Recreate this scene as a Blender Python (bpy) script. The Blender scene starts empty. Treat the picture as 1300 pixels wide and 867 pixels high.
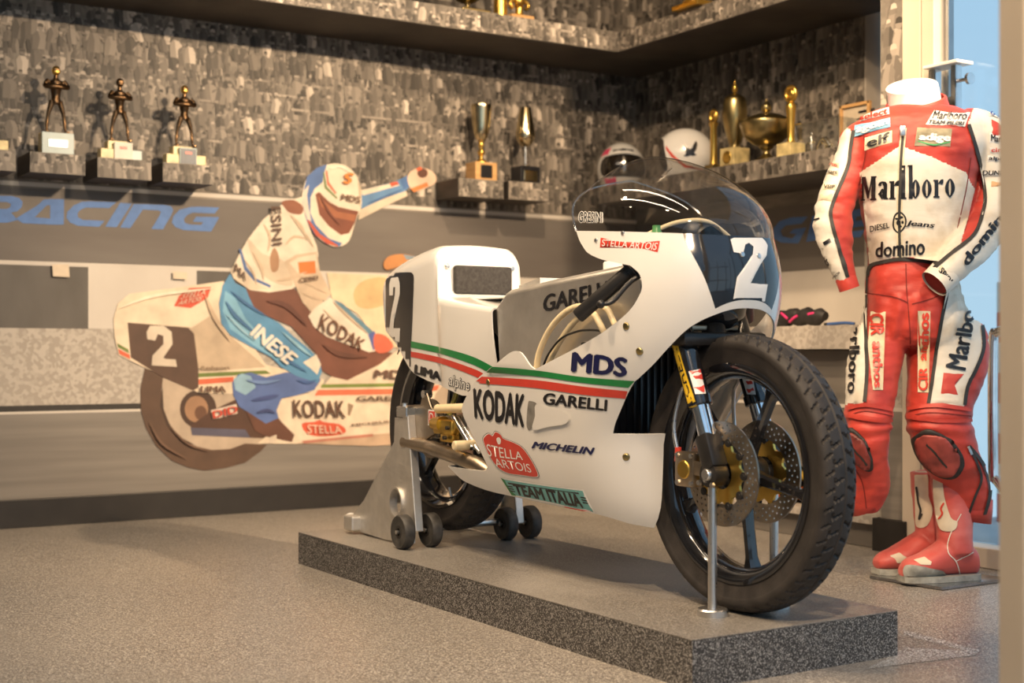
import bpy, bmesh, math, random
import numpy as np
from mathutils import Vector, Matrix
from mathutils.bvhtree import BVHTree
from mathutils.geometry import delaunay_2d_cdt
random.seed(7); np.random.seed(7)
PI = math.pi
scn = bpy.context.scene
COL = scn.collection

# ------------------------------------------------------------------ camera
CF, CX, HY, CH = 1750.0, 650.0, 446.0, 0.645          # focal length in px (1300 wide), principal x, horizon y, eye height
YAW = math.radians(32.3)
cam_d = bpy.data.cameras.new('camera')
cam_d.sensor_width = 36.0
cam_d.lens = CF / 1300 * 36
cam_d.shift_y = (HY - 433.5) / 1300
cam_d.clip_start = 0.05
cam_d.dof.use_dof = True
cam_d.dof.focus_distance = 3.35
cam_d.dof.aperture_fstop = 3.2
cam = bpy.data.objects.new('camera', cam_d)
cam.location = (0, 0, CH)
cam.rotation_euler = (PI / 2, 0, -YAW)
COL.objects.link(cam)
scn.camera = cam
vs = scn.view_settings
vs.view_transform = 'Standard'; vs.look = 'None'; vs.gamma = 1.0; vs.use_curve_mapping = False
vs.exposure = 0.1

# ------------------------------------------------------------------ sky
world = bpy.data.worlds.new('World'); scn.world = world; world.use_nodes = True
wn = world.node_tree.nodes; wl = world.node_tree.links
wn.clear()
w_out = wn.new('ShaderNodeOutputWorld'); w_bg = wn.new('ShaderNodeBackground')
w_tc = wn.new('ShaderNodeTexCoord'); w_sep = wn.new('ShaderNodeSeparateXYZ'); w_rmp = wn.new('ShaderNodeValToRGB')
wl.new(w_tc.outputs['Generated'], w_sep.inputs[0]); wl.new(w_sep.outputs['Z'], w_rmp.inputs[0])
e = w_rmp.color_ramp.elements
e[0].position = 0.0; e[0].color = (0.52, 0.72, 0.88, 1)
e[1].position = 0.6; e[1].color = (0.34, 0.57, 0.84, 1)
wl.new(w_rmp.outputs[0], w_bg.inputs[0]); wl.new(w_bg.outputs[0], w_out.inputs[0])
w_bg.inputs[1].default_value = 1.0

# ------------------------------------------------------------------ ceiling spot lamps (warm), two added as fill : pos, target, watts, cone deg, radius
SPOTS = [
    ((2.95, 0.45, 2.75), (1.5, 5.23, 0.9), 740, 42, .05),
    ((3.15, 0.75, 2.75), (2.7, 5.23, 0.9), 560, 40, .05),
    ((0.55, 1.9, 2.75), (1.9, 2.9, 0.45), 105, 62, .05),
    ((0.9, 3.6, 2.75), (1.95, 3.2, 0.4), 80, 62, .05),
    ((1.9, 1.2, 2.75), (3.05, 2.6, 0.9), 140, 50, .05),
    ((2.2, 3.0, 2.75), (3.9, 4.3, 1.3), 190, 80, .05),
    ((1.5, 2.1, 2.75), (3.41, 2.98, 1.5), 130, 40, .05),  # added fill spot, brightens the beige window frames
    ((0.35, 0.15, 2.75), (1.55, 0.95, 1.6), 330, 60, .05),  # added fill spot near the camera, brightens the near column
    ((0.2, 3.4, 2.75), (0.9, 3.6, 0.0), 90, 80, .05),
]
for i, (p, t, w, cone, rad) in enumerate(SPOTS):
    ld = bpy.data.lights.new('ceiling_or_fill_spot', 'SPOT')
    ld.energy = w; ld.spot_size = math.radians(cone); ld.spot_blend = 0.6
    ld.color = (1.0, 0.72, 0.45); ld.shadow_soft_size = rad
    lo = bpy.data.objects.new('ceiling_or_fill_spot', ld); COL.objects.link(lo)
    lo.location = p
    lo.rotation_euler = (Vector(t) - Vector(p)).to_track_quat('-Z', 'Y').to_euler()

# linear lamps on the ceiling over the plinth
for (p, rz, ln, w) in (((0.75, 2.6, 2.82), 0.0, 2.4, 23), ((1.35, 2.6, 2.82), 0.0, 2.4, 17)):
    ld = bpy.data.lights.new('linear_lamp', 'AREA'); ld.shape = 'RECTANGLE'; ld.size = .07; ld.size_y = ln; ld.energy = w; ld.color = (1.0, 0.80, 0.58)
    lo = bpy.data.objects.new('linear_lamp', ld); COL.objects.link(lo); lo.location = p; lo.rotation_euler = (0, 0, rz)

# ------------------------------------------------------------------ picture <-> place
_f = Vector((math.sin(YAW), math.cos(YAW), 0)); _r = Vector((math.cos(YAW), -math.sin(YAW), 0)); _u = Vector((0, 0, 1))
EYE = Vector((0, 0, CH))
def ray(x, y): return _f + _r * ((x - CX) / CF) + _u * ((HY - y) / CF)
def on_x(x, y, X): d = ray(x, y); return EYE + d * (X / d.x)
def on_y(x, y, Y): d = ray(x, y); return EYE + d * (Y / d.y)
def on_z(x, y, Z): d = ray(x, y); return EYE + d * ((Z - CH) / d.z)
def on_plane(x, y, p, n):
    d = ray(x, y); n = Vector(n); return EYE + d * ((Vector(p) - EYE).dot(n) / d.dot(n))
def at_depth(x, y, dep): return EYE + ray(x, y) * dep

# ------------------------------------------------------------------ helpers
def wm(o):
    m = o.matrix_basis.copy()
    while o.parent:
        o = o.parent; m = o.matrix_basis @ m
    return m
def tag(o, label=None, cat=None, group=None, kind=None):
    if label: o['label'] = label
    if cat: o['category'] = cat
    if group: o['group'] = group
    if kind: o['kind'] = kind
    return o
def empty(name, loc=(0, 0, 0), rz=0, label=None, cat=None, group=None, kind=None):
    o = bpy.data.objects.new(name, None); COL.objects.link(o)
    o.location = loc; o.rotation_euler = (0, 0, rz); o.empty_display_size = .05
    # matrix_basis follows location/rotation at once
    return tag(o, label, cat, group, kind)
def link(name, me, mat=None, parent=None):
    o = bpy.data.objects.new(name, me); COL.objects.link(o)
    if mat is not None and not me.materials:
        for m_ in (mat if isinstance(mat, (list, tuple)) else [mat]): me.materials.append(m_)
    if parent is not None: o.parent = parent
    return o
def add(name, verts, faces, mat=None, parent=None, smooth=True, space='L', midx=None, angle=40):
    """One mesh object. space 'W': verts are world coordinates, turned into the parent's frame."""
    if space == 'W' and parent is not None:
        mi = wm(parent).inverted(); verts = [mi @ Vector(v) for v in verts]
    me = bpy.data.meshes.new(name)
    me.from_pydata([tuple(v) for v in verts], [], [tuple(f) for f in faces])
    if midx is not None: me.polygons.foreach_set('material_index', midx)
    me.update()
    if smooth:
        me.polygons.foreach_set('use_smooth', [True] * len(me.polygons))
        if angle < 179: me.set_sharp_from_angle(angle=math.radians(angle))
    return link(name, me, mat, parent)

class MB:
    """collects shapes, then build() links them as one mesh"""
    def __init__(s): s.v = []; s.f = []
    def put(s, v, f, M=None):
        b = len(s.v)
        s.v += [(M @ Vector(p)) if M is not None else Vector(p) for p in v]
        s.f += [tuple(i + b for i in q) for q in f]; return s
    def box(s, c, d, M=None, bev=0.0):
        x, y, z = (k / 2 for k in d); c = Vector(c)
        if bev <= 0:
            v = [c + Vector((sx * x, sy * y, sz * z)) for sx in (-1, 1) for sy in (-1, 1) for sz in (-1, 1)]
            f = [(0, 1, 3, 2), (4, 6, 7, 5), (0, 4, 5, 1), (2, 3, 7, 6), (0, 2, 6, 4), (1, 5, 7, 3)]
            return s.put(v, f, M)
        bm = bmesh.new(); bmesh.ops.create_cube(bm, size=1)
        for w in bm.verts: w.co = Vector((w.co.x * d[0], w.co.y * d[1], w.co.z * d[2])) + c
        bmesh.ops.bevel(bm, geom=bm.edges[:], offset=bev, segments=2, affect='EDGES', profile=.5)
        bm.verts.index_update()
        s.put([w.co.copy() for w in bm.verts], [[w.index for w in q.verts] for q in bm.faces], M); bm.free(); return s
    def cyl(s, a, b, r, r2=None, n=20, caps=True):
        return s.tube([a, b], [r, r if r2 is None else r2], n, caps)
    def tube(s, pts, r, n=12, caps=True, closed=False):
        pts = [Vector(p) for p in pts]; m = len(pts)
        rs = list(r) if isinstance(r, (list, tuple)) else [r] * m
        v = []; f = []; up = None
        for i, p in enumerate(pts):
            if closed: t = pts[(i + 1) % m] - pts[i - 1]
            else: t = pts[min(i + 1, m - 1)] - pts[max(i - 1, 0)]
            if t.length < 1e-9: t = Vector((0, 0, 1))
            t.normalize()
            if up is None:
                up = Vector((0, 0, 1)) if abs(t.z) < .9 else Vector((1, 0, 0))
            a = t.cross(up)
            if a.length < 1e-6: a = t.orthogonal()
            a.normalize(); b = a.cross(t); up = b
            for k in range(n):
                q = 2 * PI * k / n; v.append(p + (a * math.cos(q) + b * math.sin(q)) * rs[i])
        for i in range(m if closed else m - 1):
            for k in range(n):
                j = (i + 1) % m
                f.append((i * n + k, i * n + (k + 1) % n, j * n + (k + 1) % n, j * n + k))
        if caps and not closed:
            f.append(tuple(range(n))[::-1]); f.append(tuple((m - 1) * n + k for k in range(n)))
        return s.put(v, f)
    def lathe(s, prof, c=(0, 0, 0), axis='Z', n=32, M=None, caps=False):
        """prof: (radius, height) list"""
        v = []; f = []; c = Vector(c); m = len(prof)
        for (r, h) in prof:
            for k in range(n):
                q = 2 * PI * k / n; x, y = r * math.cos(q), r * math.sin(q)
                v.append(c + (Vector((x, y, h)) if axis == 'Z' else Vector((x, h, y)) if axis == 'Y' else Vector((h, x, y))))
        for i in range(m - 1):
            for k in range(n):
                f.append((i * n + k, i * n + (k + 1) % n, (i + 1) * n + (k + 1) % n, (i + 1) * n + k))
        if caps: f.append(tuple(range(n))[::-1]); f.append(tuple((m - 1) * n + k for k in range(n)))
        return s.put(v, f, M)
    def prism(s, poly, lift, M=None):
        """poly: 3D points of one outline; lift: extrusion vector"""
        n = len(poly); L = Vector(lift); v = [Vector(p) for p in poly] + [Vector(p) + L for p in poly]
        f = [tuple(range(n))[::-1], tuple(range(n, 2 * n))] + [(i, (i + 1) % n, n + (i + 1) % n, n + i) for i in range(n)]
        return s.put(v, f, M)
    def ball(s, c, r, n=16, m=10, sc=(1, 1, 1), M=None):
        prof = [(math.sin(PI * i / m) * 1.0, -math.cos(PI * i / m)) for i in range(m + 1)]
        prof[0] = (1e-4, -1); prof[-1] = (1e-4, 1)
        v = []; f = []
        for (rr, h) in prof:
            for k in range(n):
                q = 2 * PI * k / n
                v.append(Vector(c) + Vector((rr * math.cos(q) * r * sc[0], rr * math.sin(q) * r * sc[1], h * r * sc[2])))
        for i in range(m):
            for k in range(n): f.append((i * n + k, i * n + (k + 1) % n, (i + 1) * n + (k + 1) % n, (i + 1) * n + k))
        return s.put(v, f, M)
    def build(s, name, mat, parent=None, smooth=True, space='L', angle=40):
        o = add(name, s.v, s.f, mat, parent, smooth, space, angle=angle)
        bm = bmesh.new(); bm.from_mesh(o.data); bmesh.ops.recalc_face_normals(bm, faces=bm.faces); bm.to_mesh(o.data); bm.free()
        return o

def spline(pts, k=8, closed=False):
    """Catmull-Rom through pts (any dimension)"""
    P = [np.array(p, float) for p in pts]; n = len(P); out = []
    for i in range(n if closed else n - 1):
        if closed: a, b, c, d = P[i - 1], P[i], P[(i + 1) % n], P[(i + 2) % n]
        else: a, b, c, d = P[max(i - 1, 0)], P[i], P[i + 1], P[min(i + 2, n - 1)]
        for j in range(k):
            t = j / k
            out.append(.5 * ((2 * b) + (-a + c) * t + (2 * a - 5 * b + 4 * c - d) * t * t + (-a + 3 * b - 3 * c + d) * t ** 3))
    if not closed: out.append(P[-1])
    return [tuple(float(q) for q in o) for o in out]
def lerp_tab(tab, x):
    xs = [t[0] for t in tab]; ys = [t[1] for t in tab]
    # monotone-ish smooth interpolation: cosine-free cubic on the table
    return float(np.interp(x, xs, ys))
def inside(p, poly):
    x, y = p; c = False; n = len(poly); j = n - 1
    for i in range(n):
        xi, yi = poly[i]; xj, yj = poly[j]
        if (yi > y) != (yj > y) and x < (xj - xi) * (y - yi) / (yj - yi) + xi: c = not c
        j = i
    return c
def fill(poly, step=None, holes=()):
    """2-D triangulation of an outline, with inner points on a grid; returns verts, tris"""
    pts = []; edges = []
    for ring in [poly] + list(holes):
        b = len(pts); n = len(ring); pts += [Vector(p[:2]) for p in ring]
        edges += [(b + i, b + (i + 1) % n) for i in range(n)]
    if step:
        sx, sy = step if isinstance(step, (tuple, list)) else (step, step)
        x0, x1 = min(p[0] for p in poly), max(p[0] for p in poly); y0, y1 = min(p[1] for p in poly), max(p[1] for p in poly)
        for i in range(1, int((x1 - x0) / sx) + 1):
            for j in range(1, int((y1 - y0) / sy) + 1):
                q = (x0 + i * sx, y0 + j * sy)
                if inside(q, poly) and not any(inside(q, h) for h in holes): pts.append(Vector(q))
    r = delaunay_2d_cdt(pts, edges, [], 0, 1e-6)
    V = [tuple(v) for v in r[0]]
    T = []
    for f in r[2]:
        c = (sum(V[i][0] for i in f) / len(f), sum(V[i][1] for i in f) / len(f))
        if inside(c, poly) and not any(inside(c, h) for h in holes): T.append(tuple(f))
    return V, T

# ---- lettering: built-in font, as flat triangles in a unit box
_txt = {}
def text2d(s, bold=0.0, shear=0.0, res=3):
    key = (s, bold, shear, res)
    if key in _txt: return _txt[key]
    cu = bpy.data.curves.new('t', 'FONT'); cu.body = s; cu.shear = shear; cu.resolution_u = res
    cu.fill_mode = 'FRONT'
    ob = bpy.data.objects.new('t', cu); COL.objects.link(ob)
    dg = bpy.context.evaluated_depsgraph_get(); me = ob.evaluated_get(dg).to_mesh()
    V = np.array([v.co[:2] for v in me.vertices]); Fc = [tuple(p.vertices) for p in me.polygons]
    ob.evaluated_get(dg).to_mesh_clear(); bpy.data.objects.remove(ob); bpy.data.curves.remove(cu)
    if bold:                                     # heavier strokes: the same letters laid over each other, slightly shifted
        V0, F0, n0 = V, Fc, len(V); V = []; Fc = []
        lay = []
        for i, (dx, dy) in enumerate(((-1, 0), (1, 0), (0, .6), (0, -.6), (-.4, 0), (.4, 0))):
            V.append(V0 + np.array([dx, dy]) * bold); Fc += [tuple(j + i * n0 for j in f) for f in F0]; lay += [i] * n0
        V = np.concatenate(V)
    else: lay = [0] * len(V)
    lo, hi = V.min(0), V.max(0); V = (V - lo) / (hi - lo)
    _txt[key] = ([(float(v[0]), float(v[1]), k) for v, k in zip(V, lay)], Fc); return _txt[key]     # third value: layer, a hair above the one below
def quad(q, u, v):
    """bilinear point in a quad given as bottom-left, bottom-right, top-right, top-left"""
    a, b, c, d = (np.array(p, float) for p in q)
    return (1 - u) * (1 - v) * a + u * (1 - v) * b + u * v * c + (1 - u) * v * d
def cut2d(V, Fc, step):
    """cut flat shapes along a grid so that they can follow a curved surface"""
    bm = bmesh.new(); vs_ = [bm.verts.new((p[0], p[1], p[2] if len(p) > 2 else 0)) for p in V]
    for f in Fc:
        try: bm.faces.new([vs_[i] for i in f])
        except ValueError: pass
    xs = [v[0] for v in V]; ys = [v[1] for v in V]
    for ax, lo, hi in ((0, min(xs), max(xs)), (1, min(ys), max(ys))):
        k = lo + step
        while k < hi:
            co = Vector((k, 0, 0)) if ax == 0 else Vector((0, k, 0)); no = Vector((1, 0, 0)) if ax == 0 else Vector((0, 1, 0))
            bmesh.ops.bisect_plane(bm, geom=bm.verts[:] + bm.edges[:] + bm.faces[:], plane_co=co, plane_no=no)
            k += step
    bm.verts.index_update()
    r = [(v.co.x, v.co.y, v.co.z) for v in bm.verts], [tuple(v.index for v in f.verts) for f in bm.faces]
    bm.free(); return r
def bvh_of(objs):
    V = []; Fc = []
    for o in (objs if isinstance(objs, (list, tuple)) else [objs]):
        m = wm(o); b = len(V)
        V += [m @ v.co for v in o.data.vertices]; Fc += [tuple(i + b for i in p.vertices) for p in o.data.polygons]
    return BVHTree.FromPolygons(V, Fc)
def onto(name, V, Fc, bvh, mat, parent, off=.0012, pick=None):
    """lay a flat shape (picture coordinates) on a surface: every vertex goes to the surface point it covers"""
    pts = []; ok = []
    for (x, y, *k) in V:
        d = ray(x, y).normalized(); h = bvh.ray_cast(EYE, d)
        if h[0] is None: pts.append(EYE); ok.append(False); continue
        n = h[1] if h[1].dot(d) < 0 else -h[1]
        pts.append(h[0] + n * (off + (k[0] * 5e-5 if k else 0))); ok.append(True)
    ff = []
    for f in Fc:
        if not all(ok[i] for i in f): continue
        ds = [(pts[i] - EYE).length for i in f]
        if max(ds) - min(ds) > .12: continue
        ff.append(f)
    used = sorted({i for f in ff for i in f}); ix = {k: n for n, k in enumerate(used)}
    if not ff: return None
    o = add(name, [pts[i] for i in used], [[ix[i] for i in f] for f in ff], mat, parent, True, 'W', angle=180)
    # face the camera side
    if len(o.data.polygons):
        me = o.data; m = wm(o); flip = 0
        for p in me.polygons[:50]:
            c = m @ p.center; n = m.to_3x3() @ p.normal
            flip += 1 if n.dot(c - EYE) > 0 else -1
        if flip > 0: me.flip_normals()
    return o
def letters_on(name, s, q, bvh, mat, parent, bold=.02, shear=0, off=.0014, step=None, res=3):
    V, Fc = text2d(s, bold, shear, res)
    P = [tuple(quad(q, u, v)) + (k,) for u, v, k in V]
    if step: P, Fc = cut2d(P, Fc, step)
    return onto(name, P, Fc, bvh, mat, parent, off)
def shape_on(name, poly, bvh, mat, parent, off=.001, step=8):
    V, Fc = fill(poly, step); return onto(name, V, Fc, bvh, mat, parent, off)
def solid(o, t, off=-1, split=False):
    m = o.modifiers.new('thickness', 'SOLIDIFY'); m.thickness = t; m.offset = off
    if split: e_ = o.modifiers.new('rim', 'EDGE_SPLIT'); e_.split_angle = math.radians(50)
    return o
def bevel(o, w, seg=2):
    m = o.modifiers.new('edge', 'BEVEL'); m.width = w; m.segments = seg; m.limit_method = 'ANGLE'; m.angle_limit = math.radians(35); return o

# ------------------------------------------------------------------ materials
def mk(name):
    m = bpy.data.materials.new(name); m.use_nodes = True
    nt = m.node_tree; b = nt.nodes['Principled BSDF']; return m, nt, b
def sset(b, **kw):
    for k, v in kw.items():
        k = {'rough': 'Roughness', 'metal': 'Metallic', 'coat': 'Coat Weight', 'coatr': 'Coat Roughness', 'spec': 'Specular IOR Level',
             'sub': 'Subsurface Weight', 'sheen': 'Sheen Weight', 'trans': 'Transmission Weight', 'ior': 'IOR', 'alpha': 'Alpha'}[k]
        b.inputs[k].default_value = v
def plain(name, col, var=.06, scale=30, bump=0, bscale=200, **kw):
    """a colour with slight mottling, optional fine relief"""
    m, nt, b = mk(name); N = nt.nodes; L = nt.links
    tc = N.new('ShaderNodeTexCoord'); nz = N.new('ShaderNodeTexNoise'); nz.inputs['Scale'].default_value = scale; nz.inputs['Detail'].default_value = 4
    L.new(tc.outputs['Object'], nz.inputs['Vector'])
    rp = N.new('ShaderNodeValToRGB'); c = np.array(col)
    rp.color_ramp.elements[0].position = .3; rp.color_ramp.elements[1].position = .7
    rp.color_ramp.elements[0].color = (*np.clip(c * (1 - var), 0, 1), 1); rp.color_ramp.elements[1].color = (*np.clip(c * (1 + var), 0, 1), 1)
    L.new(nz.outputs['Fac'], rp.inputs[0]); L.new(rp.outputs[0], b.inputs['Base Color'])
    if bump:
        n2 = N.new('ShaderNodeTexNoise'); n2.inputs['Scale'].default_value = bscale; n2.inputs['Detail'].default_value = 3
        L.new(tc.outputs['Object'], n2.inputs['Vector'])
        bp = N.new('ShaderNodeBump'); bp.inputs['Strength'].default_value = bump; bp.inputs['Distance'].default_value = .002
        L.new(n2.outputs['Fac'], bp.inputs['Height']); L.new(bp.outputs[0], b.inputs['Normal'])
    sset(b, **{'rough': .5, **kw}); return m
def speckle(name, base, spot, spot2, scale, rough, thr=.62, metal=0, patch=.25):
    """resin floor / granulate: dark ground, light flakes, broad worn patches"""
    m, nt, b = mk(name); N = nt.nodes; L = nt.links
    tc = N.new('ShaderNodeTexCoord')
    v = N.new('ShaderNodeTexVoronoi'); v.inputs['Scale'].default_value = scale; L.new(tc.outputs['Object'], v.inputs['Vector'])
    r = N.new('ShaderNodeValToRGB'); e = r.color_ramp.elements
    sp = N.new('ShaderNodeSeparateColor'); L.new(v.outputs['Color'], sp.inputs[0])
    e[0].position = thr; e[0].color = (*base, 1); e[1].position = min(.99, thr + .3); e[1].color = (*spot, 1)
    n2 = N.new('ShaderNodeTexNoise'); n2.inputs['Scale'].default_value = 1.7; n2.inputs['Detail'].default_value = 6; L.new(tc.outputs['Object'], n2.inputs['Vector'])
    r2 = N.new('ShaderNodeValToRGB'); e2 = r2.color_ramp.elements
    e2[0].position = .4; e2[0].color = (0, 0, 0, 1); e2[1].position = .75; e2[1].color = (patch,) * 3 + (1,)
    L.new(n2.outputs['Fac'], r2.inputs[0]); L.new(sp.outputs[0], r.inputs[0])
    mx = N.new('ShaderNodeMix'); mx.data_type = 'RGBA'; mx.inputs['B'].default_value = (*spot2, 1)
    L.new(r2.outputs[0], mx.inputs['Factor']); L.new(r.outputs[0], mx.inputs['A']); L.new(mx.outputs['Result'], b.inputs['Base Color'])
    bp = N.new('ShaderNodeBump'); bp.inputs['Strength'].default_value = .15; bp.inputs['Distance'].default_value = .001
    L.new(v.outputs['Distance'], bp.inputs['Height']); L.new(bp.outputs[0], b.inputs['Normal'])
    sset(b, rough=rough, metal=metal); return m
def metal(name, col, rough=.3, brushed=0, var=.1, scale=20):
    m = plain(name, col, var, scale, metal=1.0, rough=rough)
    if brushed:
        nt = m.node_tree; N = nt.nodes; L = nt.links; b = N['Principled BSDF']
        tc = N.new('ShaderNodeTexCoord'); mp = N.new('ShaderNodeMapping'); mp.inputs['Scale'].default_value = (brushed, brushed * .06, brushed)
        n2 = N.new('ShaderNodeTexNoise'); n2.inputs['Scale'].default_value = 1; L.new(tc.outputs['Object'], mp.inputs[0]); L.new(mp.outputs[0], n2.inputs['Vector'])
        mr = N.new('ShaderNodeMapRange'); mr.inputs['To Min'].default_value = rough * .7; mr.inputs['To Max'].default_value = rough * 1.5
        L.new(n2.outputs['Fac'], mr.inputs[0]); L.new(mr.outputs[0], b.inputs['Roughness'])
    return m
def clear(name, tint=(1, 1, 1), rough=.02, dens=0.0):
    """thin clear sheet: fresnel mix of see-through and mirror"""
    m = bpy.data.materials.new(name); m.use_nodes = True; N = m.node_tree.nodes; L = m.node_tree.links; N.clear()
    o = N.new('ShaderNodeOutputMaterial'); t = N.new('ShaderNodeBsdfTransparent'); g = N.new('ShaderNodeBsdfGlossy'); x = N.new('ShaderNodeMixShader'); fr = N.new('ShaderNodeFresnel')
    t.inputs[0].default_value = (*tint, 1); g.inputs['Roughness'].default_value = rough
    ge = N.new('ShaderNodeNewGeometry'); mr = N.new('ShaderNodeMapRange'); mr.inputs['To Min'].default_value = 1.5; mr.inputs['To Max'].default_value = 1 / 1.5   # same reflectance on both sides of the thin sheet
    L.new(ge.outputs['Backfacing'], mr.inputs[0]); L.new(mr.outputs[0], fr.inputs['IOR'])
    src = fr.outputs[0]
    if dens:
        ad = N.new('ShaderNodeMath'); ad.operation = 'ADD'; ad.inputs[1].default_value = dens; L.new(fr.outputs[0], ad.inputs[0]); src = ad.outputs[0]
    L.new(src, x.inputs[0]); L.new(t.outputs[0], x.inputs[1]); L.new(g.outputs[0], x.inputs[2]); L.new(x.outputs[0], o.inputs[0]); return m
def srgb(r, g, b): return tuple(((c / 255) / 12.92 if c / 255 <= .04045 else ((c / 255 + .055) / 1.055) ** 2.4) for c in (r, g, b))

M = {}
M['white'] = plain('white_gelcoat', (.80, .785, .75), .02, 6, rough=.22, coat=.7, coatr=.06)
M['chalk'] = plain('white_paint', (.84, .83, .80), .02, rough=.5)
M['black'] = plain('black_gloss', (.012, .012, .014), .2, rough=.12, coat=.8)
M['satin'] = plain('black_satin', (.018, .017, .017), .2, rough=.38)
M['rubber'] = plain('tyre_rubber', (.028, .024, .022), .35, 25, bump=.25, bscale=350, rough=.62)
M['print_black'] = plain('black_film', (.012, .012, .015), .15, rough=.3)
M['print_navy'] = plain('navy_film', (.010, .013, .075), .15, rough=.3)
M['print_red'] = plain('red_film', (.62, .055, .035), .06, rough=.3)
M['print_green'] = plain('green_film', (.012, .22, .055), .08, rough=.3)
M['print_teal'] = plain('teal_film', (.17, .47, .46), .06, rough=.3)
M['print_white'] = plain('white_film', (.84, .83, .80), .02, rough=.35)
M['print_yellow'] = plain('yellow_film', (.78, .50, .03), .05, rough=.35)
M['alu'] = metal('aluminium', (.78, .75, .70), .48, brushed=400)
M['polish'] = metal('polished_aluminium', (.86, .83, .78), .42, var=.14, scale=9)
M['chrome'] = metal('chrome', (.82, .82, .83), .07)
M['steel'] = metal('brushed_steel', (.70, .69, .67), .28, brushed=110, var=.03)
M['gold'] = metal('gold', (.80, .52, .12), .3)
M['brass'] = metal('old_brass', (.42, .33, .15), .3, var=.35, scale=12)
M['bronze'] = metal('dark_bronze', (.14, .085, .045), .3, var=.3)
M['pipe'] = metal('heat_stained_steel', (.40, .33, .25), .38, var=.25, scale=14)
M['disc'] = metal('brake_disc_steel', (.42, .36, .29), .35, var=.2)
M['cream'] = plain('cream_hose', (.80, .66, .42), .05, rough=.4)
M['foam'] = plain('black_foam', (.045, .042, .04), .3, 120, bump=.6, bscale=600, rough=.9)
M['screen'] = clear('windscreen_acrylic', (.93, .92, .9), .02, .015)
M['glass'] = clear('door_glass', (.93, .97, .98), .01)
M['acrylic'] = clear('clear_acrylic', (.96, .97, .97), .02)
# ================================================================== the room
WY, WX = 5.235, 4.01                    # inner faces of the mural wall and of the niche wall
XG = 3.41                               # glazing plane
CEIL = 2.9
M['floor'] = speckle('resin_floor', (.165, .147, .13), (.58, .54, .48), (.30, .27, .235), 400, .34, thr=.55, patch=.45)
M['slab'] = speckle('granulate_board', (.036, .033, .031), (.42, .40, .375), (.05, .046, .043), 500, .5, thr=.62, patch=.2)
M['slabtop'] = speckle('worn_board_top', (.13, .118, .105), (.30, .28, .25), (.42, .39, .35), 420, .40, thr=.45, patch=.85)
M['wall'] = plain('warm_wall', (.42, .38, .33), .05, rough=.8)
M['ceil'] = plain('ceiling_paint', (.66, .63, .59), .03, rough=.9)
M['beige'] = plain('beige_frame', (.66, .56, .44), .03, 8, rough=.45)
M['blackboard'] = plain('black_skirting', (.014, .012, .011), .25, 15, rough=.45)
def streaks(name, c0, c1, sx, sz, rough=.6, mid=.5):
    m, nt, b = mk(name); N = nt.nodes; L = nt.links
    tc = N.new('ShaderNodeTexCoord'); mp = N.new('ShaderNodeMapping'); mp.inputs['Scale'].default_value = (sx, sx, sz)
    nz = N.new('ShaderNodeTexNoise'); nz.inputs['Scale'].default_value = 1; nz.inputs['Detail'].default_value = 5
    L.new(tc.outputs['Object'], mp.inputs[0]); L.new(mp.outputs[0], nz.inputs['Vector'])
    r = N.new('ShaderNodeValToRGB'); r.color_ramp.elements[0].position = mid - .22; r.color_ramp.elements[1].position = mid + .22
    r.color_ramp.elements[0].color = (*c0, 1); r.color_ramp.elements[1].color = (*c1, 1)
    L.new(nz.outputs['Fac'], r.inputs[0]); L.new(r.outputs[0], b.inputs['Base Color']); sset(b, rough=rough); return m
M['band'] = streaks('print_dark_band', (.115, .10, .09), (.155, .14, .125), 1.5, 9)
M['tarp'] = streaks('print_dark_tarp', (.075, .068, .06), (.12, .11, .10), 7, 3)
M['pale'] = streaks('print_pale_tarp', (.52, .48, .43), (.62, .58, .52), 4, 3)
M['gravel'] = speckle('print_gravel', (.34, .305, .265), (.46, .42, .37), (.42, .38, .33), 75, .6, thr=.35, patch=.6)
M['track'] = streaks('print_track', (.15, .135, .12), (.235, .215, .19), 1.0, 26)
M['curb'] = plain('print_black_line', (.025, .022, .02), .2, rough=.6)
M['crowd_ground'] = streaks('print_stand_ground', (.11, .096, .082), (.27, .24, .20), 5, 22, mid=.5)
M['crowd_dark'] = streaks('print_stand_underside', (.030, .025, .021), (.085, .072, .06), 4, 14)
mt, nt_, b_ = mk('print_crowd'); at_ = nt_.nodes.new('ShaderNodeAttribute'); at_.attribute_name = 'tone'
nt_.links.new(at_.outputs['Color'], b_.inputs['Base Color']); sset(b_, rough=.6); M['crowd'] = mt

def struct(name, mb, mat, parent=None, smooth=False):
    o = mb.build(name, mat, parent, smooth); o['kind'] = 'structure'; return o
def part(name, mb, mat, parent, smooth=False): return mb.build(name, mat, parent, smooth)

def slab(name, poly, z0, z1, mat): return struct(name, MB().prism([(x, y, z0) for x, y in poly], (0, 0, z1 - z0)), mat)
# the niche end wall splays back from the pillar, so the plan has a slanted corner there
NA, NB = (XG + .05, 3.125), (WX + .12, 3.125 + (WX + .12 - XG - .05) / 1.085)
plan = lambda y0: [(-3.1, y0), (XG + .05, y0), NA, NB, (WX + .12, WY + .12), (-3.1, WY + .12)]
floor = slab('floor', plan(-3.1), -.1, 0, M['floor'])
ground = slab('pavement_outside', [(XG + .06, -6), (6.3, -6), (6.3, 3.7), (XG + .9, 3.7), (XG + .06, 3.05)], -.13, -.03, plain('outdoor_paving', (.50, .50, .49), .1, 3, rough=.85))
ceiling = slab('ceiling', plan(.1), CEIL, CEIL + .12, M['ceil'])
wall_back = struct('wall_back', MB().box((.55, WY + .06, CEIL / 2), (7.2, .12, CEIL)), M['wall'])
wall_left = struct('wall_left', MB().box((-3.05, 1.15, CEIL / 2), (.1, 8.4, CEIL)), M['wall'])
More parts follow.
